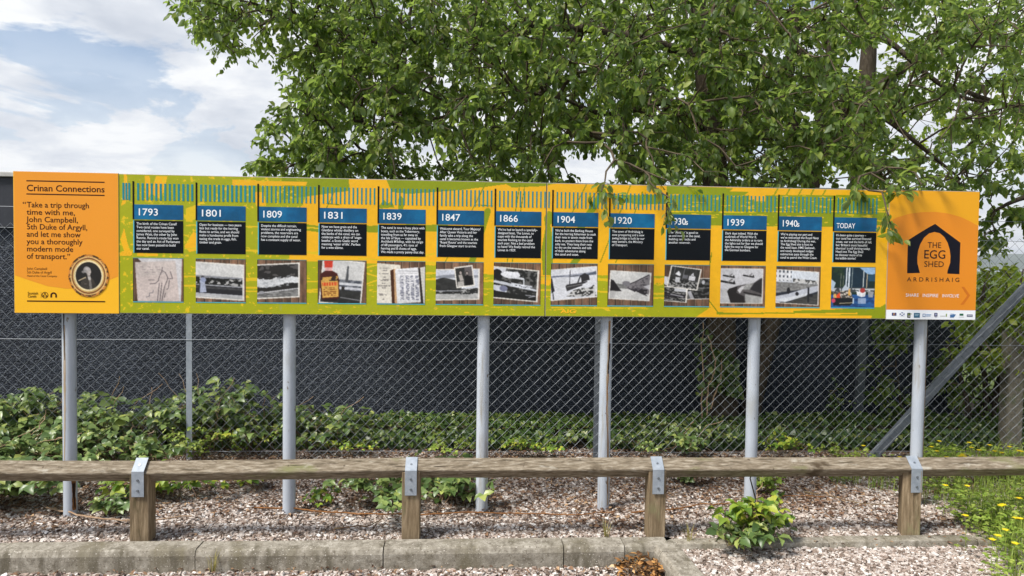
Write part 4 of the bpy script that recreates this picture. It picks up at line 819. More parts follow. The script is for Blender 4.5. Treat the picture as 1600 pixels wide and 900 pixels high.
def pic_planes():
    p = Pic().wood(5); p.photo([(-.04, .06), (.95, .06), (-.04, .93)], .02); p.all(p.grey(190 + 14 * p.n(3)) * np.array([1, 1, 1.03])); p.put(p.Y > .6, p.grey(200 - 50 * p.n(6, 4)), .5)
    def plane(x, y, k): p.line([(x, y), (x + .24 * k, y + .05 * k)], .024 * k, (36, 34, 36)); p.line([(x + .13 * k, y + .02), (x + .2 * k, y - .05 * k)], .016 * k, (120, 118, 120)); p.poly([(x + .21 * k, y + .05 * k), (x + .24 * k, y - .03 * k), (x + .27 * k, y + .07 * k)], (30, 28, 30))
    plane(.09, .19, 1); plane(.56, .18, .95); plane(.04, .36, 1.25)
    p.poly([(.18, .66), (.22, .58), (.45, .48), (.62, .44), (.80, .40), (.95, .26), (1, .26), (1, 1), (.26, 1)], (86, 82, 84)); p.put(in_poly(p.X, p.Y, [(.5, .6), (.62, .44), (.8, .4), (.7, .6)]), p.grey(110 + 70 * p.n(20))); p.poly([(.18, .66), (.22, .58), (.42, .5), (.4, .7), (.58, .8), (.6, 1), (.27, 1)], (34, 30, 32)); p.poly([(.72, .6), (.82, .4), (1, .26), (1, .72)], (40, 38, 42)); p.poly([(.42, .62), (.52, .5), (.6, .48), (.48, .72)], (196, 194, 198)); p.poly([(.56, .66), (.98, .76), (1, .8), (.56, .70)], (28, 26, 28)); p.put(in_poly(p.X, p.Y, [(.6, .74), (1, .82), (1, 1), (.62, 1)]), p.grey(140 + 60 * p.n(7, 2))); return p
def pic_harbour():
    p = Pic().wood(3); p.photo([(-.05, .06), (.97, .12), (-.05, .9)], .02); p.all((206, 212, 222)); p.rect(0, 0, .38, .34, (222, 224, 230)); p.put((p.X < .38) & (p.Y < .32) & (np.sin(p.X * 70) > .45) & (np.sin(p.Y * 42) > .1), (50, 56, 70)); p.put((p.Y > .24 + .05 * (p.n(9, 2, 1) - .5)) & (p.Y < .36) & (p.X > .42), p.grey(70 + 130 * (p.n(18, 2) > .5))); p.put(p.Y > .36 + .01 * p.X, p.grey(84 + 90 * p.n(24, 3))); p.put((p.Y > .72 - .26 * p.X), (44, 48, 58)); p.poly([(0, .82), (.3, .72), (.62, .56), (1, .4), (1, .58), (.5, .84), (.1, 1), (0, 1)], (186, 190, 202)); p.put(in_poly(p.X, p.Y, [(.3, 1), (.6, .78), (1, .66), (1, 1)]), p.grey(44 + 44 * p.n(10, 3, 30))); p.poly([(0, .92), (.5, .76), (.75, .66), (.74, .74), (.24, .98)], (210, 214, 222)); p.rect(.76, .48, .80, .95, (30, 32, 40)); p.ell(.32, .62, .04, .1, (28, 28, 34)); p.ell(.52, .7, .04, .06, (34, 34, 40)); p.ell(.84, .72, .05, .05, (34, 34, 40)); return p
def pic_marina():
    p = Pic(bgc=(24, 44, 40)); p.put(p.n(9, 2) > .5, (38, 58, 40)); p.poly([(.3, 0), (.66, 0), (.9, .24), (.85, .5), (.3, .5)], (22, 44, 60)); p.poly([(.64, 0), (1, 0), (1, .16), (.86, .17), (.8, .14)], (150, 184, 222)); p.poly([(.82, .2), (1, .15), (1, .34), (.86, .34)], (40, 78, 104)); p.rect(0, .5, 1, .62, (60, 66, 70)); p.put((p.Y > .52) & (p.Y < .6) & (p.n(24, 2) > .5), (196, 200, 206)); p.put(p.Y > .68, p.grey(1 + 0 * p.X) * np.array([40, 92, 156])); p.put((p.Y > .68) & (p.n(10, 2, 40) > .52), (30, 66, 120)); p.rect(.62, .76, .8, .9, (146, 166, 200)); p.rect(.55, .52, 1, .56, (190, 196, 200)); p.poly([(0, .3), (.1, .38), (.06, .54), (0, .54)], (170, 190, 206))
    p.poly([(.58, .6), (.8, .6), (.78, .72), (.7, .74), (.6, .7)], (222, 224, 230)); p.ell(.72, .57, .06, .06, (170, 60, 56)); p.poly([(.84, .58), (.98, .6), (.96, .74), (.86, .74)], (150, 152, 160))
    for x, y0, y1, t, c in ((.35, 0, .5, .014, (214, 222, 230)), (.41, 0, .5, .018, (206, 216, 226)), (.48, 0, .5, .007, (150, 160, 160)), (.74, .08, .48, .010, (206, 212, 216)), (.82, .16, .5, .010, (190, 170, 140)), (.22, .15, .5, .006, (130, 130, 120)), (.28, .2, .46, .006, (130, 130, 120))): p.line([(x, y0), (x - .012, y1)], t, c)
    p.poly([(.24, .56), (.32, .42), (.40, .52), (.38, .62), (.26, .62)], (190, 200, 214)); p.put(in_poly(p.X, p.Y, [(.04, .62), (.44, .56), (.5, .76), (.06, .78)]), p.grey(70 + 130 * (p.n(22, 3) > .5)) * np.array([1.0, .95, .9])); p.poly([(.12, .7), (.2, .62), (.21, .77), (.13, .78)], (226, 72, 38)); p.poly([(.06, .66), (.12, .66), (.12, .76), (.07, .76)], (220, 170, 90)); p.poly([(.40, .54), (.43, .54), (.44, .7), (.39, .7)], (226, 170, 80)); p.poly([(.03, .76), (.53, .76), (.5, .88), (.44, .96), (.06, .96)], (22, 24, 30)); p.ell(.06, .83, .045, .055, (206, 70, 100)); p.line([(.2, .9), (.5, .88)], .008, (190, 180, 150)); p.rect(.5, .76, .53, .9, (200, 220, 240)); return p
def pic_portrait():
    p = Pic(150, 160, (150, 96, 50)); X, Y = (p.X - .5) * 2, (p.Y - .5) * 2; r = np.hypot(X, Y); an = np.arctan2(Y, X)
    p.put(r > .9, p.grey(.5 + .7 * (fbm(an * 9 + 20, r * 8) > .5)) * np.array([170, 112, 52])); p.put((r > .84) & (r < .9), (224, 186, 120)); p.put((r < .84) & (r > .78), (120, 66, 36)); p.put((r < .78) & (r > .72), (206, 170, 100)); p.put((r < .72) & (r > .64), (232, 214, 170)); p.put(r < .64, (34, 31, 31))
    p.frame([(.18, .18), (.82, .18), (.18, .82)]); k0 = p.K & (r < .63); p.K = k0
    p.poly([(.40, .56), (.24, .66), (.16, .9), (.18, 1.1), (.84, 1.1), (.80, .84), (.68, .64), (.58, .56)], (58, 52, 48)); p.put(in_poly(p.X, p.Y, [(.40, .56), (.24, .66), (.16, .9), (.18, 1.1), (.50, 1.1)]) & (p.n(26, 2) > .6), (96, 88, 82)); p.poly([(.51, .60), (.58, .60), (.66, 1.1), (.54, 1.1)], (120, 114, 110)); p.poly([(.45, .50), (.57, .50), (.60, .64), (.50, .66)], (176, 172, 168)); p.ell(.30, .36, .07, .05, (120, 116, 116)); p.ell(.43, .28, .13, .12, (146, 142, 142)); p.poly([(.44, .42), (.56, .42), (.57, .54), (.46, .54)], (150, 142, 138)); p.ell(.51, .355, .085, .125, (192, 184, 180)); p.put(((p.X - .46) / .05) ** 2 + ((p.Y - .37) / .10) ** 2 < 1, (158, 150, 146), .7); p.ell(.545, .325, .022, .012, (84, 76, 74)); p.ell(.565, .425, .025, .009, (124, 110, 106)); p.poly([(.575, .33), (.605, .385), (.575, .395)], (176, 166, 160)); p.ell(.47, .25, .10, .055, (172, 168, 168)); p.line([(.38, .56), (.12, .68)], .020, (176, 160, 132)); return p
def put_pic(p, u0, u1, z0, z1, w, parent, name, mask=False):
    g_ = (.80 + .40 * fbm(p.X0 * 46, p.Y0 * 40, 3))[..., None] * (.88 + .24 * fbm(p.X0 * 5 + 3, p.Y0 * 5, 3))[..., None]; p.C = np.clip(p.C * (.35 + .65 * g_), 0, 255)
    for _k in range(2): c_ = np.pad(p.C, ((1, 1), (1, 1), (0, 0)), 'edge'); p.C = (2 * p.C + c_[:-2, 1:-1] + c_[2:, 1:-1] + c_[1:-1, :-2] + c_[1:-1, 2:]) / 6
    C = lin(np.clip(p.C, 0, 255)); m, n, _ = C.shape; Cp = np.pad(C, ((1, 1), (1, 1), (0, 0)), 'edge'); C = (2 * C + Cp[:-2, 1:-1] + Cp[2:, 1:-1] + Cp[1:-1, :-2] + Cp[1:-1, 2:]) / 6
    u = np.linspace(u0, u1, n); z = np.linspace(z1, z0, m); Ug, Zg = np.meshgrid(u, z)
    V = np.stack([Ug, np.full_like(Ug, w), Zg], -1).reshape(-1, 3); i = np.arange(m - 1)[:, None] * n + np.arange(n - 1)[None]
    Fq = np.stack([i, i + n, i + n + 1, i + 1], -1).reshape(-1, 4)
    if mask:
        k = ((p.X0 - .5) ** 2 + (p.Y0 - .5) ** 2 < .25 * (.98 + .05 * fbm(np.arctan2(p.Y0 - .5, p.X0 - .5) * 6 + 30, p.X0 * 0))).ravel(); Fq = Fq[k[Fq].all(1)]
    return npmesh(name, V, Fq, M['ink'], parent, cols=C.reshape(-1, 3))
a = S(107.5, 397); b = S(171, 464.5); put_pic(pic_portrait(), a[0], b[0], b[1], a[1], -.0075, tp, 'framed_portrait', True)

# ---- the thirteen timeline entries
ENT = [('1793', 208.6, 288, 'The birth of the Crinan Canal!\nTwo canal routes have been\nconsidered, one surveyed by\nJames Watt, the other by John\nRennie. Rennie\u2019s route has won\nthe day and an Act of Parliament\nhas now been passed to build\nour canal.', pic_map),
 ('1801', 307, 384, 'Open for business \u2014 two years\nlate but ready for the herring\nfleets to arrive, and we should\nmake a handsome profit from\ntaxing the trade in eggs, fish,\ntimber and grain.', pic_crowd),
 ('1809', 403.3, 479, 'Despite the difficult terrain,\nviolent storms and engineering\nproblems, the reservoirs are\nnow complete and the canal\nhas a constant supply of water.', pic_smoke),
 ('1831', 498, 572.5, 'Now we have grain and the\nGlenfyne whisky distillery on\nthe banks of the canal, we can\ncelebrate with a dram of \u2018uisge-\nbeatha\u2019, a Scots Gaelic word\nmeaning \u2018water of life\u2019. Perfect\nfor a wee sl\u00e0inte.', pic_bottle),
 ('1839', 591, 664.5, 'The canal is now a busy place with\nboats, such as the Tobermory,\ntravelling from as far away as\nthe Isle of Skye \u2014 captained by\nArchibald M\u2019killop, with his cargo\nof 68 passengers, 4\u00bd tons of\nherring and 8 chests of eggs.\nWe made a pretty penny that day.', pic_books),
 ('1847', 683, 755, 'Welcome aboard, Your Majesty!\nAfter Queen Victoria and her\nfamily take a trip along the\ncanal it becomes known as the\n\u2018Royal Route\u2019 and the tourists\nfrom Glasgow start to arrive.', pic_family),
 ('1866', 773.5, 845, 'We\u2019ve had to launch a specially-\ndesigned boat, The Linnet, to\ncope with the thousands of\ntourists flocking to the canal\neach year. Not a bad problem\nto have! We finally retired the\nLinnet in 1929.', pic_steamer),
 ('1904', 863.3, 934, 'We\u2019ve built the Barking House\nfor the herring fishermen to soak\ntheir nets in tannin made from\nbark, to protect them from the\nsalty sea. They hang their nets\nto dry on the stances and talk\nof their adventures along\nthe canal and coast.', pic_fishing),
 ('1920', 952.3, 1023, 'The town of Ardrishaig is\nnow prospering and a new\nswing bridge is built by our\nnew owners, the Ministry\nof Transport.', pic_street),
 ('1930s', 1041, 1111, 'The \u2018Ministry\u2019 is good to\nus and invests in the canal,\nbuilding new locks and\nanother reservoir.', pic_collage),
 ('1939', 1129, 1199, 'Dark days indeed. With the\noutbreak of World War II,\nthe Admiralty orders us to turn\nthe lights out for fear we should\nlight the way to Glasgow for\nthe German bombers.', pic_planes),
 ('1940s', 1216, 1285, 'We\u2019re playing our part and\nwe\u2019ve welcomed the Royal Navy\nto Ardrishaig! During the war,\nThe Egg Shed site is host to\nthe naval base, HMS Seahawk,\nand newly developed midget\nsubmarines pass through the\ncanal to patrol the West Coast.', pic_harbour),
 ('TODAY', 1302.5, 1370, 'It\u2019s been quite a journey \u2013\nour canal has survived financial\ncrises, war and the birth of rail,\nbut \u2018Britain\u2019s most beautiful\nshortcut\u2019 is still thriving today.\nHead into The Egg Shed\nto discover more of its\nincredible stories!', pic_marina)]
def vz(px, py): return S(px, py)[1]
vt = lambda f: zt - f * SH
ub = [S(e[1], 340)[0] for e in ENT]; pitch_u = np.polyfit(range(13), ub, 1)
CW = np.mean([S(e[2], 360)[0] - S(e[1] + 1.4, 360)[0] for e in ENT])
B0, B1, D0, D1, T0, T1, H0, H1 = [zt - (S(773, 283.6)[1] - S(773, y)[1]) for y in (297.5, 352, 329.5, 351.8, 353.4, 402.3, 409.6, 476.8)]
print('entry pitch', pitch_u, 'residual', np.round(np.array(ub) - np.polyval(pitch_u, range(13)), 4), 'CW', CW)
def rectm(u0, u1, z0, z1, w, mat, parent, name, th=.0008):
    return MB().box((u0, w, z0), (u1, w + th, z1)).build(name, mat, parent)
line_p = (D0 - D1) * 0 + (vz(775, 353) - vz(775, 358.35))
tw = MB(); tw2 = MB(); bm_ = MB()
for k, (yr, xa, xb, body, fn) in enumerate(ENT):
    u = ub[k]; uc0 = u + .0055
    hd_ = rectm(uc0, uc0 + CW, D1, D0, -.0022, M['blue'], board, 'date_header')
    small = yr.endswith('s'); yb2 = yr[:-1] if small else yr
    capd = (D0 - D1) * (.46 if yr != 'TODAY' else .36); sz = capd / CAPH
    t = text(yb2, uc0 + CW * .05, D1 + (D0 - D1) * (.27 if yr != 'TODAY' else .22), CW * (.34 if small else .39 if yr != 'TODAY' else .44), sz, M['white'], hd_, 'date_lettering', -.0034, .008)
    if small: text('s', uc0 + CW * .405, D1 + (D0 - D1) * .27, CW * .062, sz * .85, M['white'], hd_, 'date_lettering', -.0034, .006)
    cb = rectm(uc0, uc0 + CW, T1, T0, -.0022, M['black'], board, 'caption_box')
    MB().box((u - .001, -.0021, T1), (uc0 - .0005, -.0013, T0)).build('accent_strip', M['cyan'], cb)
    sz = line_p / PITCHU * 1.0
    o = text(body, uc0 + CW * .045, T0 - (vz(775, 353) - vz(775, 359.6)), None, sz, M['white'], cb, 'caption_lettering', -.0034, .003)
    o.scale.x = CW * .887 / (REFW * sz)
    ph = put_pic(fn(), u - .004, u - .004 + CW * 1.035, H1 + .006, H0 - .004, -.0022, board, 'photo_print')
    MB().box((u - .004, -.0021, H1), (u - .004 + CW * 1.035, -.0013, H1 + .0055)).build('accent_strip', M['cyan'], ph)
    MB().box((u - .004, -.0021, H0 - .0035), (u - .004 + CW * 1.035, -.0013, H0)).build('accent_strip', M['teal'], ph)
    MB().box((u - .0045, -.0026, D1), (u + .0052, -.0016, B0 + .012)).build('timeline_mark', M['black'], board)
    nx = ub[k + 1] if k < 12 else u + pitch_u[0]; nt_ = 14
    for j in range(1, nt_):
        if k == 12 and j > 11: break
        ux = u + (nx - u) * j / nt_ + .002; tw.box((ux - (.0062 if k < 2 else .0045), -.0021, B0 - .104), (ux + (.0062 if k < 2 else .0045), -.0014, B0))
        if k > 1: tw2.box((ux + .0060, -.0019, B0 - .100), (ux + .0195, -.0013, B0 - .004))
for x in (193, 197.5, 202):
    ux = S(x, 300)[0]; tw.box((ux - .006, -.0021, B0 - .104), (ux + .006, -.0014, B0))
tk = tw.build('scale_ticks', M['teal'], board)
lt_ = text('20', S(190, 398)[0], S(190, 399.5)[1], S(206, 398)[0] - S(190, 398)[0], .04, M['yellow'], tl1, 'stencil_lettering', -.0016, .02)
text('AIG', S(876, 489)[0], S(876, 489)[1], S(900, 489)[0] - S(876, 489)[0], .034, M['yellow'], tl2, 'stencil_lettering', -.0016, .03)

# ---- end panel with the logo
uR0, uR1 = S(1385.5, 420)[0], S(1526.5, 400)[0]; zR0 = S(1455, 499.5)[1]; zRt = zt + .003
ep = panel('logo_panel', uR0, uR1, zR0, zRt, -.006, .016, M['alu']); wl = -.0068
def rq(u0, u1, z0, z1, w, mat, name, par=ep): return MB().quad([(u0, w, z0), (u1, w, z0), (u1, w, z1), (u0, w, z1)]).build(name, mat, par)
zstrip = S(1455, 484.2)[1]
rq(uR0 + .002, uR1 - .002, zstrip, zRt - .003, wl, M['yellow_deep'], 'yellow_ground')
arc_pts = [(1386, 347), (1400, 340), (1420, 334), (1440, 331.5), (1460, 331), (1480, 333.5), (1500, 339), (1515, 346), (1527, 353)]
m = MB(); V = []
for (x, y) in arc_pts:
    a = S(x, y); uu_ = min(max(a[0], uR0 + .002), uR1 - .002); V += [(uu_, wl - .0005, zstrip), (uu_, wl - .0005, a[1])]
m.add(V, [(2 * i, 2 * i + 2, 2 * i + 3, 2 * i + 1) for i in range(len(arc_pts) - 1)]); m.build('orange_ground', M['orange_deep'], ep)
rq(uR0 + .002, uR1 - .002, zR0 + .002, zstrip, wl, M['white'], 'sponsor_strip')
zm = lambda x, y: S(1360 + x / 3.75, 280 + y / 3.75)
outer = [(211, 551), (211.5, 500), (213, 450), (215, 400), (216, 358), (255, 333), (295, 308), (335, 284), (375, 262), (412, 290), (450, 318), (488, 346), (523, 372), (521, 420), (520, 470), (518, 520), (517, 556)]
inner = [(286, 549), (283, 538), (271, 490), (271, 455), (275, 420), (288, 380), (310, 342), (340, 317), (372, 309), (402, 316), (428, 338), (448, 372), (460, 412), (465, 450), (463, 490), (448, 535), (446, 553)]
m = MB(); V = []
for a_, b_ in zip(outer, inner):
    a = zm(*a_); b = zm(*b_); V += [(a[0], wl - .001, a[1]), (b[0], wl - .001, b[1])]
m.add(V, [(2 * i, 2 * i + 1, 2 * i + 3, 2 * i + 2)[::-1] for i in range(len(outer) - 1)]); m.build('shed_emblem', M['navy'], ep)
def ztext(body, x0, yb, x1, cap, mat, bold=0.0, name='logo_lettering'):
    a = zm(x0, yb); b = zm(x1, yb); s = abs(zm(x0, yb - cap)[1] - a[1]) / CAPH; return text(body, a[0], a[1], b[0] - a[0], s, mat, ep, name, wl - .0012, bold * .3)
ztext('THE', 330, 402, 409, 33, M['navy']); ztext('EGG', 306, 464, 429, 49, M['navy'], .01); ztext('SHED', 309, 513, 423, 33, M['navy'])
ztext('A R D R I S H A I G', 210, 598, 516, 24, M['navy'], .008)
ztext('SHARE', 202, 688, 277, 19, M['white'], 0); ztext('INSPIRE', 300, 690, 391, 19, M['white'], 0); ztext('INVOLVE', 415, 692, 512, 19, M['white'], 0)
ztext('/', 285, 690, 294, 19, M['chev'], .03); ztext('/', 399, 691, 408, 19, M['chev'], .03)
m = MB(); pts = [((528, 630), (545, 630)), ((563, 682), (580, 680)), ((522, 735), (541, 735))]; V = []
for a_, b_ in pts: a = zm(*a_); b = zm(*b_); V += [(a[0], wl - .0012, a[1]), (b[0], wl - .0012, b[1])]
m.add(V, [(0, 2, 3, 1), (2, 4, 5, 3)]); m.build('chevron', M['chev'], ep)
def lm(x0, y0, x1, y1, rgb, parent=None, w=0.0):
    a = zm(x0, y0); b = zm(x1, y1); nm = 'ink_%d_%d_%d' % rgb
    mt = bpy.data.materials.get(nm) or flat(nm, rgb); return rq(a[0], b[0], b[1], a[1], wl - .001 - w, mt, 'sponsor_mark')
lm(122, 782, 148, 799, (30, 40, 110)); ring(1360 + 135 / 3.75, 280 + 790.5 / 3.75, 1.25, 1.75, M['yellow'], ep, 'sponsor_mark', wl - .0016)
lm(168, 780, 195, 801, (40, 60, 140))
for (xa, ya, xb, yb2) in ((168, 780, 195, 801), (168, 801, 195, 780)):
    a, b = zm(xa, ya), zm(xb, yb2); d_ = np.array([b[0] - a[0], b[1] - a[1]]); n_ = np.array([-d_[1], d_[0]]); n_ = n_ / np.linalg.norm(n_) * .0035
    MB().quad([(a[0] - n_[0], wl - .0016, a[1] - n_[1]), (b[0] - n_[0], wl - .0016, b[1] - n_[1]), (b[0] + n_[0], wl - .0016, b[1] + n_[1]), (a[0] + n_[0], wl - .0016, a[1] + n_[1])]).build('sponsor_mark', M['white'], ep)
lm(212, 783, 230, 811, (40, 44, 38)); lm(218, 789, 224, 794, (150, 180, 70), w=.0005); lm(218, 799, 226, 804, (220, 224, 220), w=.0005); lm(232, 787, 238, 791, (140, 160, 60))
lm(251, 783, 285, 811, (34, 92, 124)); lm(256, 790, 280, 793, (170, 200, 216), w=.0005); lm(256, 798, 276, 801, (170, 200, 216), w=.0005)
lm(302, 788, 318, 806, (70, 110, 160)); lm(305, 791, 315, 803, (214, 224, 236), w=.0005); lm(321, 791, 352, 795, (110, 150, 196)); lm(321, 799, 348, 803, (110, 150, 196))
lm(370, 783, 388, 804, (36, 40, 88)); lm(376, 787, 383, 799, (170, 176, 206), w=.0005); lm(372, 807, 386, 809, (150, 154, 180))
lm(404, 800, 436, 803, (170, 176, 160)); lm(438, 788, 444, 804, (140, 160, 90))
a = [zm(462, 795), zm(462, 810), zm(484, 810), zm(497, 791)]; MB().add([(p[0], wl - .001, p[1]) for p in a], [(0, 1, 2, 3)]).build('sponsor_mark', bpy.data.materials.get('ink_70_110_160'), ep); lm(464, 788, 486, 791, (110, 150, 196))
lm(518, 787, 540, 799, (40, 100, 74)); lm(514, 806, 544, 808, (150, 160, 160)); lm(561, 792, 594, 806, (96, 102, 124)); lm(565, 797, 590, 801, (196, 200, 214), w=.0005)

# ---- the six poles
RP = .040
def pole(px_top, py_top, px_bot, py_bot, rust=None, name='pole'):
    wP = .018 + .022 + RP; d_ = ray(px_bot, 650); ow_ = _o + _n * wP; pp_ = CAM + d_ * (((ow_ - CAM) @ _n) / (d_ @ _n)); uT = float((pp_ - _o) @ _du)
    m = MB(); n = 24; zs = [-.3, 0, .5, zb - .02, zt - .08]
    pts = [(uT, wP, z) for z in zs]; m.tube(pts, RP, n); o = m.build('pole', M['pole'], board); auto_smooth(o, 50)
    MB().box((uT - .03, .019, zb + .08), (uT + .03, wP - RP + .006, zb + .12)).build('bracket', M['galv'], o)
    MB().box((uT - .03, .019, zt - .16), (uT + .03, wP - RP + .006, zt - .12)).build('bracket', M['galv'], o)
    if rust:
        for (kind, pts) in rust:            # pts: (angle from front in degrees, z, half width in m)
            m = MB(); V = []; r = RP + (.0006 if kind == 'ruststain' else .0011 if kind == 'rust' else .0016)
            Z = np.linspace(pts[0][1], pts[-1][1], 60); A = np.interp(Z, [p[1] for p in pts][::1] if pts[0][1] < pts[-1][1] else [p[1] for p in pts][::-1], [p[0] for p in pts] if pts[0][1] < pts[-1][1] else [p[0] for p in pts][::-1])
            Hh = np.interp(Z, [p[1] for p in pts] if pts[0][1] < pts[-1][1] else [p[1] for p in pts][::-1], [p[2] for p in pts] if pts[0][1] < pts[-1][1] else [p[2] for p in pts][::-1])
            for z, a_, h in zip(Z, A, Hh):
                h = h * (.55 + .9 * fbm(np.array(z * 26 + uT * 9), np.array(1.0 * len(kind)))); a_ = a_ + 5 * (fbm(np.array(z * 14 + uT), np.array(4.0)) - .5)
                for q in (-1, 0, 1):
                    an = math.radians(a_) + q * h / RP; V.append((uT + r * math.sin(an), wP - r * math.cos(an), z))
            Fc = []
            for i in range(59): a3 = 3 * i; Fc += [(a3, a3 + 1, a3 + 4, a3 + 3), (a3 + 1, a3 + 2, a3 + 5, a3 + 4)]
            m.add(V, Fc); m.build({'ruststain': 'rust_stain', 'rust': 'rust_streak', 'rustdark': 'rust_hole'}[kind], M[kind], o, smooth=True)
    return o
pole(108, 492, 109, 805, [('rustdark', [(-18, 1.27, .0035), (-16, 1.12, .003), (-12, .98, .0012)]), ('ruststain', [(-14, 1.2, .006), (-14, .8, .007), (-20, .35, .003)]), ('rustdark', [(52, .20, .009), (58, .10, .004), (60, .05, .003)]), ('rust', [(54, .24, .012), (58, .03, .012)]), ('ruststain', [(-62, .55, .005), (-62, .05, .006)])])
pole(454, 494, 452, 797)
pole(757, 496, 754, 801)
pole(945.5, 498, 945, 801, [('ruststain', [(20, 1.25, .008), (5, .8, .007), (30, .3, .007), (35, .02, .008)]), ('rust', [(22, 1.25, .004), (14, .9, .003), (2, .66, .002), (22, .45, .0025), (30, .1, .002)]), ('rustdark', [(26, 1.10, .006), (12, .90, .004)])])
pole(1179, 498, 1175, 790)
pole(1439, 503, 1434, 800, [('ruststain', [(52, 1.22, .008), (46, .8, .008), (40, .3, .008), (40, .02, .008)]), ('rust', [(58, 1.24, .005), (50, .9, .0045), (46, .5, .003), (46, .1, .003)]), ('rustdark', [(50, 1.26, .006), (54, 1.2, .005)])])

# ------------------------------------------------------------------ small ground things
def gpath(pts, z=.02): return [G(x, y, z) for x, y in pts]
def wiggle(P0, amp, k=6):
    P0 = np.array(P0); out = []
    for a, b in zip(P0[:-1], P0[1:]):
        for t in np.linspace(0, 1, k, endpoint=False): out.append(a + (b - a) * t)
    out.append(P0[-1]); out = np.array(out); s = np.arange(len(out))
    out[:, 0] += amp * (fbm(s * .7, s * 0 + 1) - .5); out[:, 1] += amp * (fbm(s * .6, s * 0 + 9) - .5); out[:, 2] += amp * .5 * fbm(s * .8, s * 0 + 5); return out
def ground_cane(name, pts, r, mat, label, cat):
    p = wiggle([G(x, y, .014) for x, y in pts], .035); c = p[len(p) // 2].copy(); c[2] = 0
    o = MB().tube(p - c, np.linspace(r, r * .6, len(p)), 6).build(name, mat); o.location = c; tag(o, label, cat); return o
ground_cane('fallen_cane', [(395, 795), (470, 797), (520, 802), (640, 806), (760, 803), (900, 807), (960, 801)], .0055, M['rust'], 'long reddish bramble cane lying across the gravel behind the rail', 'cane')
ground_cane('fallen_cane', [(985, 803), (1040, 798), (1095, 789), (1150, 788), (1210, 776), (1290, 778)], .005, M['rust'], 'reddish bramble cane lying on the gravel behind the small green bush', 'cane')
ground_cane('fallen_cane', [(70, 795), (120, 806), (170, 813), (235, 815), (300, 808)], .006, M['drycane'], 'pale dry cane lying at the foot of the end pole', 'cane')
ground_cane('fallen_cane', [(520, 828), (570, 824), (598, 812)], .0045, M['cane'], 'short dark cane lying on the gravel left of a rail post', 'cane')
ground_cane('fallen_cane', [(1255, 770), (1300, 777), (1345, 788), (1400, 790)], .004, M['cane'], 'thin dark twig on the gravel left of the twisted rail post', 'twig')

# ------------------------------------------------------------------ brambles and other plants
def bramble(label, base, spread, height, ncane, per, lsize, mat=None, group=None, dirb=(0, 0), name='bramble_bush', cat='bush', T=T_BR, dens=1.0, cr=.0035):
    base = np.array(base, float); root = empty(name, tuple(base)); tag(root, label, cat, group)
    st = MB(); pos, ax, nr, ln = [], [], [], []
    for c in range(ncane):
        an = rng.uniform(0, 2 * math.pi); L_ = spread * rng.uniform(.45, 1.1); h = height * rng.uniform(.55, 1.1)
        d = np.array([math.cos(an) + dirb[0], .6 * math.sin(an) + dirb[1], 0]); d /= (np.linalg.norm(d) + 1e-6)
        st0 = np.array([rng.normal(0, spread * .18), rng.normal(0, spread * .10), 0]); ts = np.linspace(0, 1, 9)
        pts = np.array([st0 + d * L_ * t + np.array([0, 0, h * (1.9 * t - 1.25 * t * t) * (1 if t < .99 else .98)]) + rng.normal(0, .015, 3) * (t > 0) for t in ts]); pts[:, 2] = np.maximum(pts[:, 2], .0)
        st.tube(pts, np.linspace(cr, cr * .35, 9), 5, False)
        m_ = int(per * rng.uniform(.7, 1.3))
        for q in range(m_):
            t = rng.uniform(.12, 1) ; i_ = min(int(t * 8), 7); f = t * 8 - i_; p = pts[i_] * (1 - f) + pts[i_ + 1] * f
            out = rdir(1)[0]; out[2] = abs(out[2]) * .8 + .15; out = out / np.linalg.norm(out); pet = rng.uniform(.03, .085) * lsize / .06
            tip = p + out * pet
            if dens > .9 and rng.random() < .6: st.tube([p, tip], [.0012, .001], 4, False)
            n_ = np.array([rng.normal(0, .4), rng.normal(-.25, .4), 1.0]); hd_ = np.array([out[0], out[1], -.15]); hd_ /= np.linalg.norm(hd_); sd_ = np.cross(n_, hd_)
            s_ = lsize * rng.uniform(.6, 1.25)
            for (k, sc) in ((hd_, 1.0), (hd_ * .25 + sd_ * .95, .82), (hd_ * .25 - sd_ * .95, .82)):
                pos.append(tip); ax.append(k + rng.normal(0, .14, 3)); nr.append(n_ + rng.normal(0, .22, 3)); ln.append(s_ * sc)
    st.build('stems', M['cane'], root)
    if ncane >= 8 and lsize > .06:
        ds = MB()
        for c in range(ncane // 2):
            an = rng.uniform(0, 6.283); e_ = np.array([math.cos(an) * spread * .6, math.sin(an) * spread * .4, height * rng.uniform(.2, 1.05)]); b0 = np.array([rng.normal(0, spread * .3), rng.normal(0, spread * .15), 0])
            ds.tube(wiggle([b0, (b0 + e_) * .5 + np.array([0, 0, .08]), b0 + e_], .05, 4), .0028, 4, False)
        ds.build('dead_stems', M['drycane'], root)
    pos, ax, nr, ln = map(np.array, (pos, ax, nr, ln)); pos[:, 2] = np.maximum(pos[:, 2], .012)
    leaf_obj('leaves', [leaf_arrays(pos, ax, nr, ln, ln * rng.uniform(.62, .85, len(ln)), T)], mat or M['leaf_bramble'], root)
    return root
def gy(px, py, Y): p = P(px, py, Y); return (p[0], Y, 0)
GB = 'brambles of the thicket along the left fence'
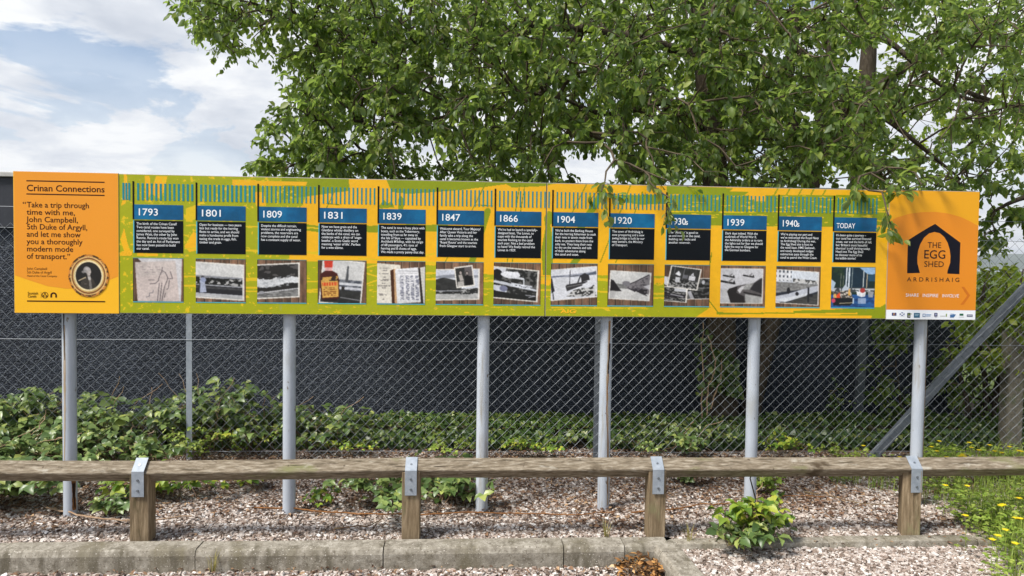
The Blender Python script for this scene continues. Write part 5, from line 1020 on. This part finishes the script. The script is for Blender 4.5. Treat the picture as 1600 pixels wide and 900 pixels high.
for (lab, px, Y, sp, h, nc, per, ls) in [
    ('big leafy bramble behind the fence at the far left edge', -10, 6.15, .75, .50, 17, 12, .098),
    ('leafy bramble behind the fence just left of the end pole', 62, 6.10, .62, .50, 17, 12, .092),
    ('tall bramble with raised shoots just right of the end pole', 158, 6.12, .55, .64, 12, 11, .086),
    ('bramble with upright shoots left of the thin fence post', 232, 6.15, .50, .50, 8, 10, .08),
    ('dark green bramble just right of the thin fence post', 318, 6.18, .50, .66, 11, 11, .084),
    ('bramble climbing behind the second pole', 412, 6.20, .50, .52, 10, 11, .082),
    ('bramble spreading over the ivy right of the second pole', 500, 6.22, .45, .46, 9, 10, .080)]:
    bramble(lab, gy(px, 640, Y), sp, h, nc, per, ls, group=GB)
bramble('low bramble sprawling in front of the fence at the far left', gy(-30, 740, 5.2), .85, .36, 24, 15, .075, dirb=(.3, -.3))
bramble('bramble with large leaves spilling under the rail at the far left', gy(-18, 760, 4.72), .42, .30, 16, 13, .075, mat=M['leaf_bramble'], dirb=(.3, -.2))
bramble('leafy bramble filling the ground left of the end pole', gy(48, 700, 5.55), .6, .42, 22, 15, .07)
bramble('low leafy bramble in front of the fence beside the thin post', gy(205, 700, 5.65), .55, .30, 16, 13, .062)
bramble('small bright bramble behind the left rail post', gy(262, 780, 4.95), .34, .20, 10, 11, .065, mat=M['leaf_young'], dirb=(.3, 0))
bramble('tiny bramble shoot with bright leaves left of the second pole', gy(398, 775, 5.1), .22, .14, 5, 8, .055, mat=M['leaf_young'])
bramble('dark low bramble tuft just left of the left rail post', gy(188, 803, 4.62), .14, .09, 5, 8, .06)
bramble('dark trailing bramble behind the middle rail post', gy(600, 785, 4.85), .34, .26, 10, 11, .065, dirb=(-.2, 0))
bramble('dark bramble with big leaves right of the middle rail post', gy(690, 780, 4.92), .34, .24, 11, 12, .072, dirb=(.3, 0))
bramble('pale young shoot on the gravel right of the second pole', gy(497, 795, 4.78), .10, .10, 4, 6, .045, mat=M['leaf_young'])
bramble('bramble reaching above the ivy at the foot of the tree', gy(1078, 690, 6.25), .42, .34, 9, 10, .064)
bramble('low bramble sprig behind the rail right of the third rail post', gy(1078, 752, 5.35), .22, .14, 7, 9, .055)
bramble('sprig of bramble right of the fifth pole by the ivy', gy(1225, 700, 6.1), .24, .24, 5, 8, .05, mat=M['leaf_young'])
bramble('little green seedling at the foot of the fifth pole', gy(1200, 745, 5.2), .16, .12, 5, 8, .05, mat=M['leaf_weed'])
for (lab, px, Y, sp, h, nc, per, ls, mt) in [
    ('yellowish small leaved weed among the brambles right of the end pole', 140, 5.98, .32, .44, 12, 12, .036, 'leaf_weed'),
    ('upright pale weed in front of the thin fence post', 296, 5.80, .22, .34, 9, 12, .034, 'leaf_weed'),
    ('fine leaved green weed at the fence foot left of the second pole', 372, 6.0, .34, .30, 10, 12, .034, 'leaf_young'),
    ('small leaved trailing weed at the fence foot right of the second pole', 545, 6.05, .34, .20, 9, 11, .032, 'leaf_young'),
    ('fine leaved weed at the fence foot left of the third pole', 700, 6.1, .30, .20, 8, 11, .034, 'leaf_weed'),
    ('fine leaved weed at the fence foot right of the third pole', 845, 6.1, .34, .22, 9, 11, .036, 'leaf_young'),
    ('small leaved weed at the fence foot right of the fourth pole', 1010, 6.12, .30, .22, 8, 11, .036, 'leaf_bramble'),
    ('yellow green weed at the fence foot left of the brace', 1330, 6.1, .28, .18, 7, 10, .032, 'leaf_weed')]:
    bramble(lab, gy(px, 700, Y), sp, h, nc, per, ls, mat=M[mt], T=T_OV, name='weed', cat='weed', cr=.0022)
# the bright little bush on the edging
b = bramble('small yellow green bramble bush growing at the edging strip', gy(1180, 845, 4.32), .19, .30, 11, 8, .066, mat=M['leaf_young'], dirb=(.1, -.1))
MB().tube([(.02, .06, .02), (.03, .09, .2), (.0, .12, .33), (.05, .14, .42)], [.005, .0045, .004, .003], 6).build('old_cane', M['bark'], b)
bramble('dark green low leaves at the foot of the small yellow green bush', gy(1160, 850, 4.20), .22, .10, 9, 9, .066, mat=M['leaf_bramble'])

def grass_tuft(label, base, n, h, mat, name='grass_tuft', group=None):
    root = MB(); base = np.array(base, float)
    for k in range(n):
        an = rng.uniform(0, 2 * math.pi); r = rng.uniform(.0, .02); l = h * rng.uniform(.5, 1.1); b0 = np.array([r * math.cos(an), r * math.sin(an), 0]); d = np.array([math.cos(an), math.sin(an), 0]) * rng.uniform(.1, .6)
        s = np.array([-math.sin(an), math.cos(an), 0]) * .0022
        p1 = b0 + d * l * .35 + np.array([0, 0, l * .6]); p2 = b0 + d * l + np.array([0, 0, l * .9])
        root.add([b0 - s, b0 + s, p1 + s * .8, p1 - s * .8, p2], [(0, 1, 2, 3), (3, 2, 4)])
    o = root.build(name, mat); o.location = base; tag(o, label, 'grass', group); return o
M['drygrass'] = leaf_mat('dry_grass_blade', [(0, (.22, .20, .06)), (.5, (.36, .32, .10)), (1, (.5, .44, .2))], trans=(.5, .45, .1), tmix=.25)
grass_tuft('thin dry grass tuft growing beside the kerb corner', G(1078, 852, -.03), 16, .14, M['drygrass'])
grass_tuft('wispy grass tuft growing from a kerb joint', G(333, 893, -.09), 16, .13, M['drygrass'])
grass_tuft('sparse brownish grass tuft on the gravel above the kerb', G(947, 838, 0), 18, .11, M['drygrass'])
# weeds and buttercups at the right
def scatter_weeds():
    n = 17000; X = rng.uniform(2.0, 5.2, n); Y = rng.uniform(3.6, 6.2, n); x, y = np.zeros(n), np.zeros(n)
    pw = np.stack([X, Y, np.zeros(n)], -1); d = pw - CAM; dz = d @ F_; x = PW / 2 + FPX * (d @ R_) / dz; y = PH / 2 - FPX * (d @ U_) / dz
    dens = in_poly(x, y, [(1435, 700), (1700, 690), (1700, 1000), (1570, 1000), (1545, 850), (1500, 830), (1480, 800), (1440, 790), (1425, 740)]) * 1.0
    dens = dens + in_poly(x, y, [(1290, 742), (1440, 735), (1440, 775), (1360, 775), (1310, 768)]) * .55
    k = rng.random(n) < dens * (fbm(X * 3.2, Y * 3.2) > .42) * np.clip(.3 + 1.6 * (fbm(X * 2, Y * 2 + 5) - .3), 0, 1); X, Y = X[k], Y[k]
    pos, ax, nr, ln = [], [], [], []; st = MB()
    for a_, b_ in zip(X, Y):
        h = rng.uniform(.02, .17); lean = rng.normal(0, .3, 2) * h; tip = np.array([a_ + lean[0], b_ + lean[1], h]); 
        if rng.random() < .5: st.tube([(a_, b_, 0), tip], [.0012, .0009], 3, False)
        yaw = rng.uniform(0, 6.28)
        for q in range(3):
            an = yaw + q * 2.1; k = np.array([math.cos(an), math.sin(an), rng.normal(.1, .3)]); pos.append(tip); ax.append(k); nr.append(np.array([rng.normal(0, .3), rng.normal(0, .3), 1])); ln.append(rng.uniform(.013, .032))
    pos, ax, nr, ln = map(np.array, (pos, ax, nr, ln))
    o = leaf_obj('weeds', [leaf_arrays(pos, ax, nr, ln, ln * .7, T_IV)], M['leaf_weed']); tag(o, 'bright green weeds spreading over the gravel at the right', 'weeds', kind='stuff')
    o2 = st.build('weed_stalks', M['leaf_weed'], o)
scatter_weeds()
def grass_patch():
    n = 14000; X = rng.uniform(2.0, 5.2, n); Y = rng.uniform(3.6, 6.2, n); d = np.stack([X, Y, np.zeros(n)], -1) - CAM; dz = d @ F_; x = PW / 2 + FPX * (d @ R_) / dz; y = PH / 2 - FPX * (d @ U_) / dz
    k = (in_poly(x, y, [(1440, 705), (1700, 690), (1700, 1000), (1590, 1000), (1570, 870), (1500, 790), (1440, 780)]) & (fbm(X * 2.6 + 4, Y * 2.6) > .45)) | (in_poly(x, y, [(1290, 740), (1440, 735), (1440, 770), (1310, 765)]) & (fbm(X * 4, Y * 4) > .5))
    X, Y = X[k], Y[k]; n = len(X); an = rng.uniform(0, 6.283, n); l = rng.uniform(.05, .24, n); dd = np.stack([np.cos(an), np.sin(an), 0 * an], -1); b0 = np.stack([X, Y, 0 * X], -1); s = np.stack([-np.sin(an), np.cos(an), 0 * an], -1) * .0018
    le = rng.uniform(.15, .8, n)[:, None]; p1 = b0 + dd * (l * .3)[:, None] * le + np.array([0, 0, 1]) * (l * .62)[:, None]; p2 = b0 + dd * l[:, None] * le + np.array([0, 0, 1]) * (l * .92)[:, None]
    V = np.stack([b0 - s, b0 + s, p1 + s * .8, p1 - s * .8, p2], 1).reshape(-1, 3); o5 = (np.arange(n) * 5)[:, None]
    o = npmesh('grass', V, [o5 + np.array([[0, 1, 2, 3]]), o5 + np.array([[3, 2, 4]])], M['leaf_weed']); tag(o, 'thin grass among the weeds at the right', 'grass', kind='stuff')
grass_patch()
def buttercup_proto():
    root = empty('buttercup'); st = MB(); pos, ax, nr, ln = [], [], [], []
    pts = [np.array([0, 0, 0]), np.array([.006, .002, .09]), np.array([.002, -.004, .17]), np.array([.01, -.008, .235])]
    st.tube(pts, [.0022, .002, .0016, .0013], 5)
    for (z, an) in ((.02, .3), (.03, 2.4), (.045, 4.4), (.09, 1.2), (.12, 3.6)):
        b = np.array([.004, 0, z]); t = b + np.array([math.cos(an), math.sin(an), .35]) * .045; st.tube([b, t], [.0012, .001], 4)
        for q in (-.8, 0, .8): pos.append(t); ax.append(np.array([math.cos(an + q), math.sin(an + q), -.05])); nr.append(np.array([0, 0, 1.0])); ln.append(.034)
    st.build('stem', M['leaf_weed'], root)
    leaf_obj('leaves', [leaf_arrays(np.array(pos), np.array(ax), np.array(nr), np.array(ln), np.array(ln) * .75, T_IV)], M['leaf_weed'], root)
    c = pts[-1]; pp, pa, pn = [], [], []
    for q in range(5):
        an = q * 2 * math.pi / 5; pp.append(c); pa.append(np.array([math.cos(an), math.sin(an), .55])); pn.append(np.array([-math.cos(an) * .5, -math.sin(an) * .5, 1]))
    fl = leaf_obj('flower', [leaf_arrays(np.array(pp), np.array(pa), np.array(pn), np.full(5, .027), np.full(5, .027), T_BR)], M['petal'], root)
    return root
bc = buttercup_proto(); kids = list(bc.children)
spots = [(1575, 730, 6.0), (1554, 706, 6.0), (1520, 700, 6.05), (1471, 691, 6.05), (1455, 699, 6.0), (1461, 724, 5.7), (1507, 714, 5.9), (1519, 693, 6.1), (1567, 708, 5.95), (1541, 717, 5.9), (1481, 716, 5.9), (1392, 720, 5.8), (1410, 716, 5.8), (1350, 697, 6.0), (1496, 720, 5.7), (1577, 699, 6.1), (1548, 697, 6.1), (1514, 760, 5.2), (1478, 759, 5.2), (1514, 808, 4.7), (1575, 829, 4.45), (1555, 846, 4.3), (1592, 779, 4.6), (1594, 812, 4.5), (1590, 850, 4.2), (1588, 741, 5.4), (1468, 706, 5.85), (1530, 704, 5.9), (1595, 706, 5.9), (1440, 716, 5.7), (1565, 720, 5.6)] + [(1450 + rng.uniform(0, 150), rng.uniform(690, 722), 5.9) for _ in range(4)] + [(1520 + rng.uniform(0, 85), rng.uniform(760, 880), 4.6) for _ in range(4)]
for k, (x, y, Y) in enumerate(spots):
    if k == 0: o = bc
    else:
        o = bc.copy(); COL.objects.link(o)
        for ch in kids: c2 = ch.copy(); COL.objects.link(c2); c2.parent = o
    Y = min(Y, (1.625 - .21) * FPX / (y - 419)); p = P(x, y, Y); hh = max(p[2], .05); s = hh / .235
    o.location = (p[0] - .01, Y, 0); o.scale = (max(.75, min(s, 1.15)), max(.75, min(s, 1.15)), s); o.rotation_euler = (0, 0, rng.uniform(0, 6.28))
    tag(o, 'small yellow buttercup in the weeds near the last pole and right rail post', 'flower', 'buttercups in the weeds at the right')

# ------------------------------------------------------------------ trees
def mst(seed_pts, attr, alpha=.35):
    """joins every attractor to the growing tree; returns points, parent index, root flags"""
    ns = len(seed_pts); pts = np.concatenate([seed_pts, attr]); n = len(pts); par = np.full(n, -1); plen = np.zeros(n)
    rest = np.arange(ns, n); best = np.full(n, np.inf); bp = np.full(n, -1)
    for i in range(ns):
        d = np.linalg.norm(pts[rest] - pts[i], axis=1) ; m = d < best[rest]; best[rest[m]] = d[m]; bp[rest[m]] = i
    alive = np.zeros(n, bool); alive[rest] = True
    for _ in range(len(attr)):
        idx = np.where(alive)[0]; j = idx[np.argmin(best[idx])]; par[j] = bp[j]; plen[j] = plen[bp[j]] + np.linalg.norm(pts[j] - pts[bp[j]]); alive[j] = False
        idx = idx[idx != j]; c = np.linalg.norm(pts[idx] - pts[j], axis=1) + alpha * plen[j]; m = c < best[idx]; best[idx[m]] = c[m]; bp[idx[m]] = j
    return pts, par
def resample(poly, rad, step=.12):
    poly = np.array(poly, float); seg = np.linalg.norm(np.diff(poly, axis=0), axis=1); t = np.concatenate([[0], np.cumsum(seg)]); m = max(4, int(t[-1] / step)); q = np.linspace(0, t[-1], m)
    out = np.stack([np.interp(q, t, poly[:, k]) for k in range(3)], -1); r = np.interp(q, t, rad)
    for _ in range(2): out[1:-1] = .25 * out[:-2] + .5 * out[1:-1] + .25 * out[2:]
    out += .025 * np.stack([fbm(q * 3 + 1, q * 0 + k * 5 + poly[0, 0]) - .5 for k in range(3)], -1)
    return out, r
def tree(name, label, limbs, attr, sizes, per, lmat, lsize, base, droop=.55, twl=.16, keep=None, category='tree', seedlimbs=None):
    base = np.array(base, float); root = empty(name, tuple(base)); tag(root, label, category)
    tr = MB(); seeds = []
    for k, (poly, rad) in enumerate(limbs):
        p, r = resample(poly, rad); r = r * (1 + .12 * (fbm(np.arange(len(r)) * .6, np.arange(len(r)) * 0 + k) - .5)); tr.tube(p - base, r, 10 if rad[0] > .06 else 7); 
        if k >= (seedlimbs or 0): seeds.append(p[len(p) // 4:])
        else: seeds.append(p[len(p) // 2:])
    tr.build('trunk', M['bark'], root, smooth=True)
    seeds = np.concatenate(seeds); pts, par = mst(seeds, attr); ns = len(seeds); n = len(pts)
    cnt = np.ones(n); order = []; kids_ = {}
    dep = np.zeros(n, int)
    for i in range(ns, n): order.append(i)
    # children always carry a longer chain: accumulate from the tips
    ch = [[] for _ in range(n)]
    for i in range(ns, n): ch[par[i]].append(i)
    import sys
    st = list(range(ns)); topo = []
    while st:
        a = st.pop(); topo.append(a); st.extend(ch[a])
    for a in reversed(topo):
        if par[a] >= 0 and par[a] >= ns: cnt[par[a]] += cnt[a]
    idx = np.arange(ns, n); r1 = .0028 * cnt[idx] ** .46 + .0012; r0 = np.where(par[idx] >= ns, .0028 * cnt[np.maximum(par[idx], 0)] ** .46 + .0012, r1 * 1.25); r0 = np.minimum(r0, r1 * 1.8)
    A, B = pts[par[idx]], pts[idx]
    mid = (A + B) / 2 + rng.normal(0, 1, A.shape) * (np.linalg.norm(B - A, axis=1) * .06)[:, None]; rm = (r0 + r1) / 2
    V1, F1 = tubes_np(A - base, mid - base, r0, rm, 5); V2, F2 = tubes_np(mid - base, B - base, rm, r1, 5)
    Vs, Fs = [V1, V2], [F1, F2 + len(V1)]; k0 = len(V1) + len(V2)
    # leafy twigs at every attractor
    na = len(attr); T0 = []; T1 = []; pos, ax, nr, ln = [], [], [], []
    din = nrmz(B - A)
    for t_ in range(2):
        d = nrmz(din * .6 + rdir(na) * .9 + np.array([0, 0, -.25])); l = twl * rng.uniform(.6, 1.5, na); e = B + d * l[:, None]
        T0.append(B); T1.append(e); m_ = per // 2
        for q in range(m_):
            f = (q + rng.uniform(.2, 1, na)) / m_; p = B + (e - B) * f[:, None] + rng.normal(0, .012, (na, 3))
            a = nrmz(d * .55 + rdir(na) * .8 + np.array([0, 0, -droop])); pos.append(p); ax.append(a); nr.append(nrmz(rdir(na) * .75 + np.array([0, -.25, .75]))); ln.append(sizes * lsize * rng.uniform(.55, 1.2, na))
    T0, T1 = np.concatenate(T0), np.concatenate(T1); V3, F3 = tubes_np(T0 - base, T1 - base, np.full(len(T0), .0022), np.full(len(T0), .001), 4)
    Vs.append(V3); Fs.append(F3 + k0)
    npmesh('branches', np.concatenate(Vs), np.concatenate(Fs), M['twig'], root)
    pos, ax, nr, ln = map(np.concatenate, (pos, ax, nr, ln))
    if keep is not None:
        kk = rng.random(len(pos)) < np.tile(keep, len(pos) // na); pos, ax, nr, ln = pos[kk], ax[kk], nr[kk], ln[kk]
    leaf_obj('crown', [leaf_arrays(pos - base, ax, nr, ln, ln * rng.uniform(.5, .68, len(ln)))], lmat, root)
    return root
def cloud(n, poly, y0, y1, keepf=None):
    xs = [p[0] for p in poly]; ys = [p[1] for p in poly]; out = []
    x = rng.uniform(min(xs), max(xs), n * 4); y = rng.uniform(min(ys), max(ys), n * 4); k = in_poly(x, y, poly); x, y = x[k][:n], y[k][:n]; Y = rng.uniform(y0, y1, len(x))
    p = np.array([P(a, b, c) for a, b, c in zip(x, y, Y)])
    if keepf is not None: p = p[keepf(x, y, Y, p)]
    return p
def lm3(pts): return [P(*q) for q in pts]
def gaps(x, y, Y, p):
    k = fbm(x * .018 + 3, y * .022) > np.where(x < 1050, .345, .37)
    tk = (np.abs(x - 1112 - (y - 200) * .02) < 26) | (np.abs(x - 1282 + (y - 190) * .16) < 22)
    return k & ~(tk & (Y < 7.1) & (y > 40) & (rng.random(len(x)) < .2)) & ~((x > 1400) & (rng.random(len(x)) < .45))
crown_main = [(560, -30), (520, 40), (480, 110), (440, 175), (408, 200), (412, 225), (440, 245), (412, 262), (470, 276), (620, 280), (900, 284), (1250, 288), (1560, 300), (1640, 200), (1640, -30)]
crown_arm = [(285, -40), (288, 15), (320, 62), (365, 85), (400, 78), (445, 92), (470, 100), (500, 60), (560, 30), (560, -40)]
attr = [cloud(2900, crown_main, 5.6, 8.8, gaps), cloud(190, crown_arm, 6.2, 7.4), cloud(150, [(500, 40), (640, 30), (660, 180), (470, 190), (470, 130)], 6.0, 7.6), cloud(60, [(375, 258), (430, 240), (520, 200), (560, 275), (470, 282), (400, 276)], 6.2, 7.2),
        cloud(330, [(250, -600), (1150, -600), (1250, -20), (280, -20)], 5.2, 9.0), cloud(110, [(820, 30), (1420, 40), (1420, 270), (900, 270)], 5.2, 5.9, gaps)]
# sprays hanging in front of the board
spr = []
for chain in ([(985, 150, 6.0), (975, 205, 5.5), (960, 250, 5.05), (945, 285, 4.72), (940, 300, 4.58)], [(1060, 180, 5.9), (1055, 240, 5.3), (1052, 285, 4.85), (1045, 308, 4.62), (1042, 318, 4.58)], [(1010, 230, 5.4), (1008, 268, 4.95), (1015, 285, 4.75)],
              [(1330, 160, 6.0), (1345, 225, 5.4), (1360, 270, 5.0), (1378, 300, 4.78), (1385, 328, 4.70), (1390, 345, 4.70)], [(1350, 240, 5.2), (1340, 285, 4.92)], [(1420, 220, 5.6), (1430, 270, 5.1), (1440, 288, 4.98)], [(1385, 262, 5.2), (1400, 292, 4.9)], [(870, 200, 5.6), (850, 255, 5.1)], [(1160, 200, 5.7), (1150, 260, 5.2), (1100, 268, 5.1)], [(1230, 230, 5.5), (1260, 268, 5.2)]):
    spr += [P(*q) for q in chain]
ncr = sum(map(len, attr)); attr.append(np.array(spr))
attr = np.concatenate(attr); sizes = rng.uniform(.7, 1.25, len(attr)); kp = np.where(np.arange(len(attr)) < ncr, 1.0, .6)
limbsA = [(lm3([(1128, 690, 6.95), (1126, 560, 7.0), (1128, 470, 7.0), (1122, 330, 7.0), (1112, 200, 7.0), (1098, 90, 6.95), (1085, -60, 6.9), (1070, -300, 6.9)]), [.17, .145, .135, .125, .11, .085, .06, .03]),
          (lm3([(1165, 690, 7.0), (1180, 600, 7.1), (1205, 510, 7.2), (1240, 400, 7.3), (1268, 290, 7.4), (1285, 190, 7.4), (1300, 80, 7.4), (1320, -120, 7.4)]), [.11, .095, .085, .085, .085, .07, .05, .03]),
          (lm3([(1268, 300, 7.4), (1245, 220, 7.3), (1225, 150, 7.2), (1240, 60, 7.1), (1250, -60, 7.0)]), [.07, .065, .06, .05, .03]),
          (lm3([(1112, 210, 7.0), (1050, 150, 6.8), (990, 175, 6.6), (930, 180, 6.4), (880, 150, 6.3), (800, 140, 6.3)]), [.042, .034, .027, .02, .014, .009]),
          (lm3([(1098, 90, 6.95), (1000, 60, 6.8), (900, 40, 6.7), (830, 50, 6.6), (800, 0, 6.6), (760, -80, 6.6)]), [.055, .042, .036, .03, .03, .02]),
          (lm3([(830, 50, 6.6), (720, 70, 6.6), (620, 75, 6.7), (560, 60, 6.8), (500, 38, 6.8), (430, 30, 6.9)]), [.026, .021, .017, .014, .011, .007]),
          (lm3([(860, 140, 6.3), (760, 170, 6.4), (660, 190, 6.5), (570, 200, 6.7), (540, 230, 6.7), (480, 262, 6.8)]), [.019, .016, .013, .011, .008, .005]),
          (lm3([(1285, 190, 7.4), (1340, 160, 7.0), (1380, 180, 6.7), (1440, 230, 6.6), (1500, 280, 6.7)]), [.038, .032, .026, .018, .010]),
          (lm3([(1300, 80, 7.4), (1380, 50, 7.2), (1440, 110, 7.1), (1500, 155, 7.0), (1590, 165, 7.0)]), [.036, .03, .024, .018, .010]),
          (lm3([(1098, 90, 6.95), (1150, 20, 6.6), (1200, -60, 6.3), (1230, -200, 6.0)]), [.06, .05, .04, .025])]
tree('leafy_tree', 'large multi stemmed tree spreading over the board from behind the fence', limbsA, attr, sizes, 22, M['leaf_tree'], .072, (P(1140, 690, 7.0)[0], 7.0, 0), seedlimbs=2, keep=kp)
# pale climbing stems on the trunk and ivy on it
bp_ = P(1120, 600, 6.72); iv = empty('climbing_ivy', (bp_[0], 6.78, 0)); tag(iv, 'thin ivy with pale stems climbing the tree trunk behind the fence', 'ivy')
m = MB()
for ch_ in ([(1096, 655, 6.74), (1098, 600, 6.72), (1096, 540, 6.74), (1100, 505, 6.76)], [(1104, 650, 6.70), (1108, 600, 6.68), (1118, 575, 6.66), (1116, 555, 6.68), (1106, 525, 6.72)], [(1110, 640, 6.7), (1124, 600, 6.7), (1128, 560, 6.72)]): m.tube(wiggle([P(*q) for q in ch_], .03) - np.array(iv.location), .006, 5, False)
m.build('stems', M['drycane'], iv)
pp = cloud(260, [(1112, 540), (1150, 560), (1160, 620), (1112, 610)], 6.70, 6.80); pp = np.concatenate([pp, cloud(60, [(1080, 500), (1110, 500), (1110, 640), (1095, 650)], 6.7, 6.8)]); l = rng.uniform(.03, .06, len(pp))
leaf_obj('leaves', [leaf_arrays(pp - np.array(iv.location), rdir(len(pp)) + np.array([0, -.2, -.8]), rdir(len(pp)) * .5 + np.array([0, -1, .2]), l, l, T_IV)], M['leaf_ivy'], iv)
# second tree, brighter, beyond the building
lb = [(lm3([(1345, 480, 13.2), (1345, 300, 13.2), (1350, 180, 13.2), (1360, 40, 13.2), (1370, -200, 13.2)]), [.22, .19, .16, .12, .05]), (lm3([(1350, 180, 13.2), (1250, 80, 13.0), (1150, 0, 12.8), (1000, -60, 12.6)]), [.11, .09, .06, .03]), (lm3([(1352, 150, 13.2), (1450, 80, 13.0), (1560, 30, 12.8)]), [.1, .07, .03])]
at = np.concatenate([cloud(430, [(690, -60), (1600, -60), (1600, 292), (1200, 292), (980, 288), (720, 280), (640, 150)], 11.5, 14.5, lambda x, y, Y, p: fbm(x * .012 + 8, y * .014 + 2) > .42), cloud(120, [(700, -400), (1650, -400), (1650, -60), (700, -60)], 11.5, 14.5)])
tree('leafy_tree', 'bright yellow green tree standing beyond the dark building', lb, at, rng.uniform(.85, 1.2, len(at)), 26, M['leaf_far'], .12, (P(1345, 480, 13.2)[0], 13.2, 0), twl=.30)
# third tree at the right edge
lc = [(lm3([(1700, 640, 7.6), (1705, 420, 7.6), (1690, 250, 7.6), (1680, 80, 7.5), (1670, -200, 7.5)]), [.16, .14, .12, .09, .04]), (lm3([(1690, 250, 7.6), (1620, 180, 7.4), (1550, 160, 7.3), (1480, 130, 7.2)]), [.06, .045, .03, .015]), (lm3([(1695, 330, 7.6), (1640, 300, 7.4), (1590, 310, 7.3), (1555, 330, 7.3)]), [.05, .035, .025, .012])]
at = np.concatenate([cloud(150, [(1440, -40), (1720, -40), (1720, 345), (1590, 345), (1545, 320), (1535, 290), (1480, 240)], 6.7, 8.6, lambda x, y, Y, p: fbm(x * .02 + 1, y * .02 + 7) > .40), cloud(14, [(1535, 300), (1552, 300), (1556, 380), (1535, 390)], 7.0, 7.6), cloud(8, [(1580, 320), (1610, 310), (1612, 350), (1588, 345)], 7.0, 7.5), cloud(25, [(1440, -420), (1800, -420), (1800, -40), (1440, -40)], 6.7, 8.6)])
tree('leafy_tree', 'tree leaning in over the board from beyond its end at the right', lc, at, rng.uniform(.8, 1.1, len(at)), 18, M['leaf_tree'], .088, (P(1700, 640, 7.6)[0], 7.6, 0))
# shrubs beyond the fence at the right
def shrub(label, limbs, at, mat, ls, base, per=18): return tree('shrub', label, limbs, at, rng.uniform(.8, 1.2, len(at)), per, mat, ls, base, twl=.12, category='shrub', droop=.25)
bs = P(1545, 655, 6.9)
shrub('sunlit yellow green shrub beyond the fence right of the board', [(lm3([(1545, 680, 6.9), (1540, 600, 6.9), (1530, 520, 6.9), (1540, 440, 6.9)]), [.03, .025, .018, .008]), (lm3([(1548, 670, 6.9), (1570, 560, 6.85), (1590, 470, 6.85), (1600, 420, 6.85)]), [.025, .02, .014, .006])],
      np.concatenate([cloud(200, [(1500, 500), (1530, 460), (1560, 440), (1620, 440), (1660, 520), (1650, 620), (1500, 560)], 6.5, 7.4), cloud(22, [(1535, 415), (1610, 425), (1610, 450), (1530, 460)], 6.6, 7.4)]), M['leaf_far'], .075, (bs[0], 6.9, 0))
bs = P(1520, 655, 7.0)
shrub('dark green shrub behind the brace at the corner of the building', [(lm3([(1520, 690, 7.0), (1515, 640, 7.0), (1500, 580, 7.0), (1480, 540, 7.0)]), [.03, .025, .018, .008]), (lm3([(1525, 690, 7.0), (1550, 620, 7.0), (1570, 560, 7.0)]), [.025, .02, .01])],
      np.concatenate([cloud(110, [(1462, 560), (1500, 520), (1600, 540), (1640, 600), (1640, 665), (1480, 660)], 6.75, 7.7)]), M['leaf_tree'], .07, (bs[0], 7.0, 0))
bs = P(1400, 655, 6.9)
shrub('sprig of leaves hanging by the steel post under the board end', [(lm3([(1412, 690, 6.95), (1408, 620, 6.95), (1398, 560, 6.95), (1392, 500, 6.95)]), [.012, .01, .008, .005])],
      np.concatenate([cloud(30, [(1370, 495), (1425, 500), (1425, 525), (1395, 545), (1375, 530)], 6.8, 7.0), cloud(12, [(1370, 570), (1382, 570), (1380, 645), (1368, 645)], 6.85, 7.0), cloud(8, [(1400, 620), (1430, 625), (1425, 650), (1400, 650)], 6.85, 7.0)]), M['leaf_tree'], .07, (bs[0], 6.95, 0), 12)
bs = P(1300, 655, 6.9)
shrub('thin ivy sprig against the dark wall left of the steel post', [(lm3([(1300, 690, 6.95), (1302, 640, 6.95), (1298, 610, 6.95)]), [.006, .005, .004])], cloud(14, [(1292, 608), (1306, 605), (1318, 650), (1296, 650)], 6.85, 6.98), M['leaf_ivy'], .05, (bs[0], 6.95, 0), 10)
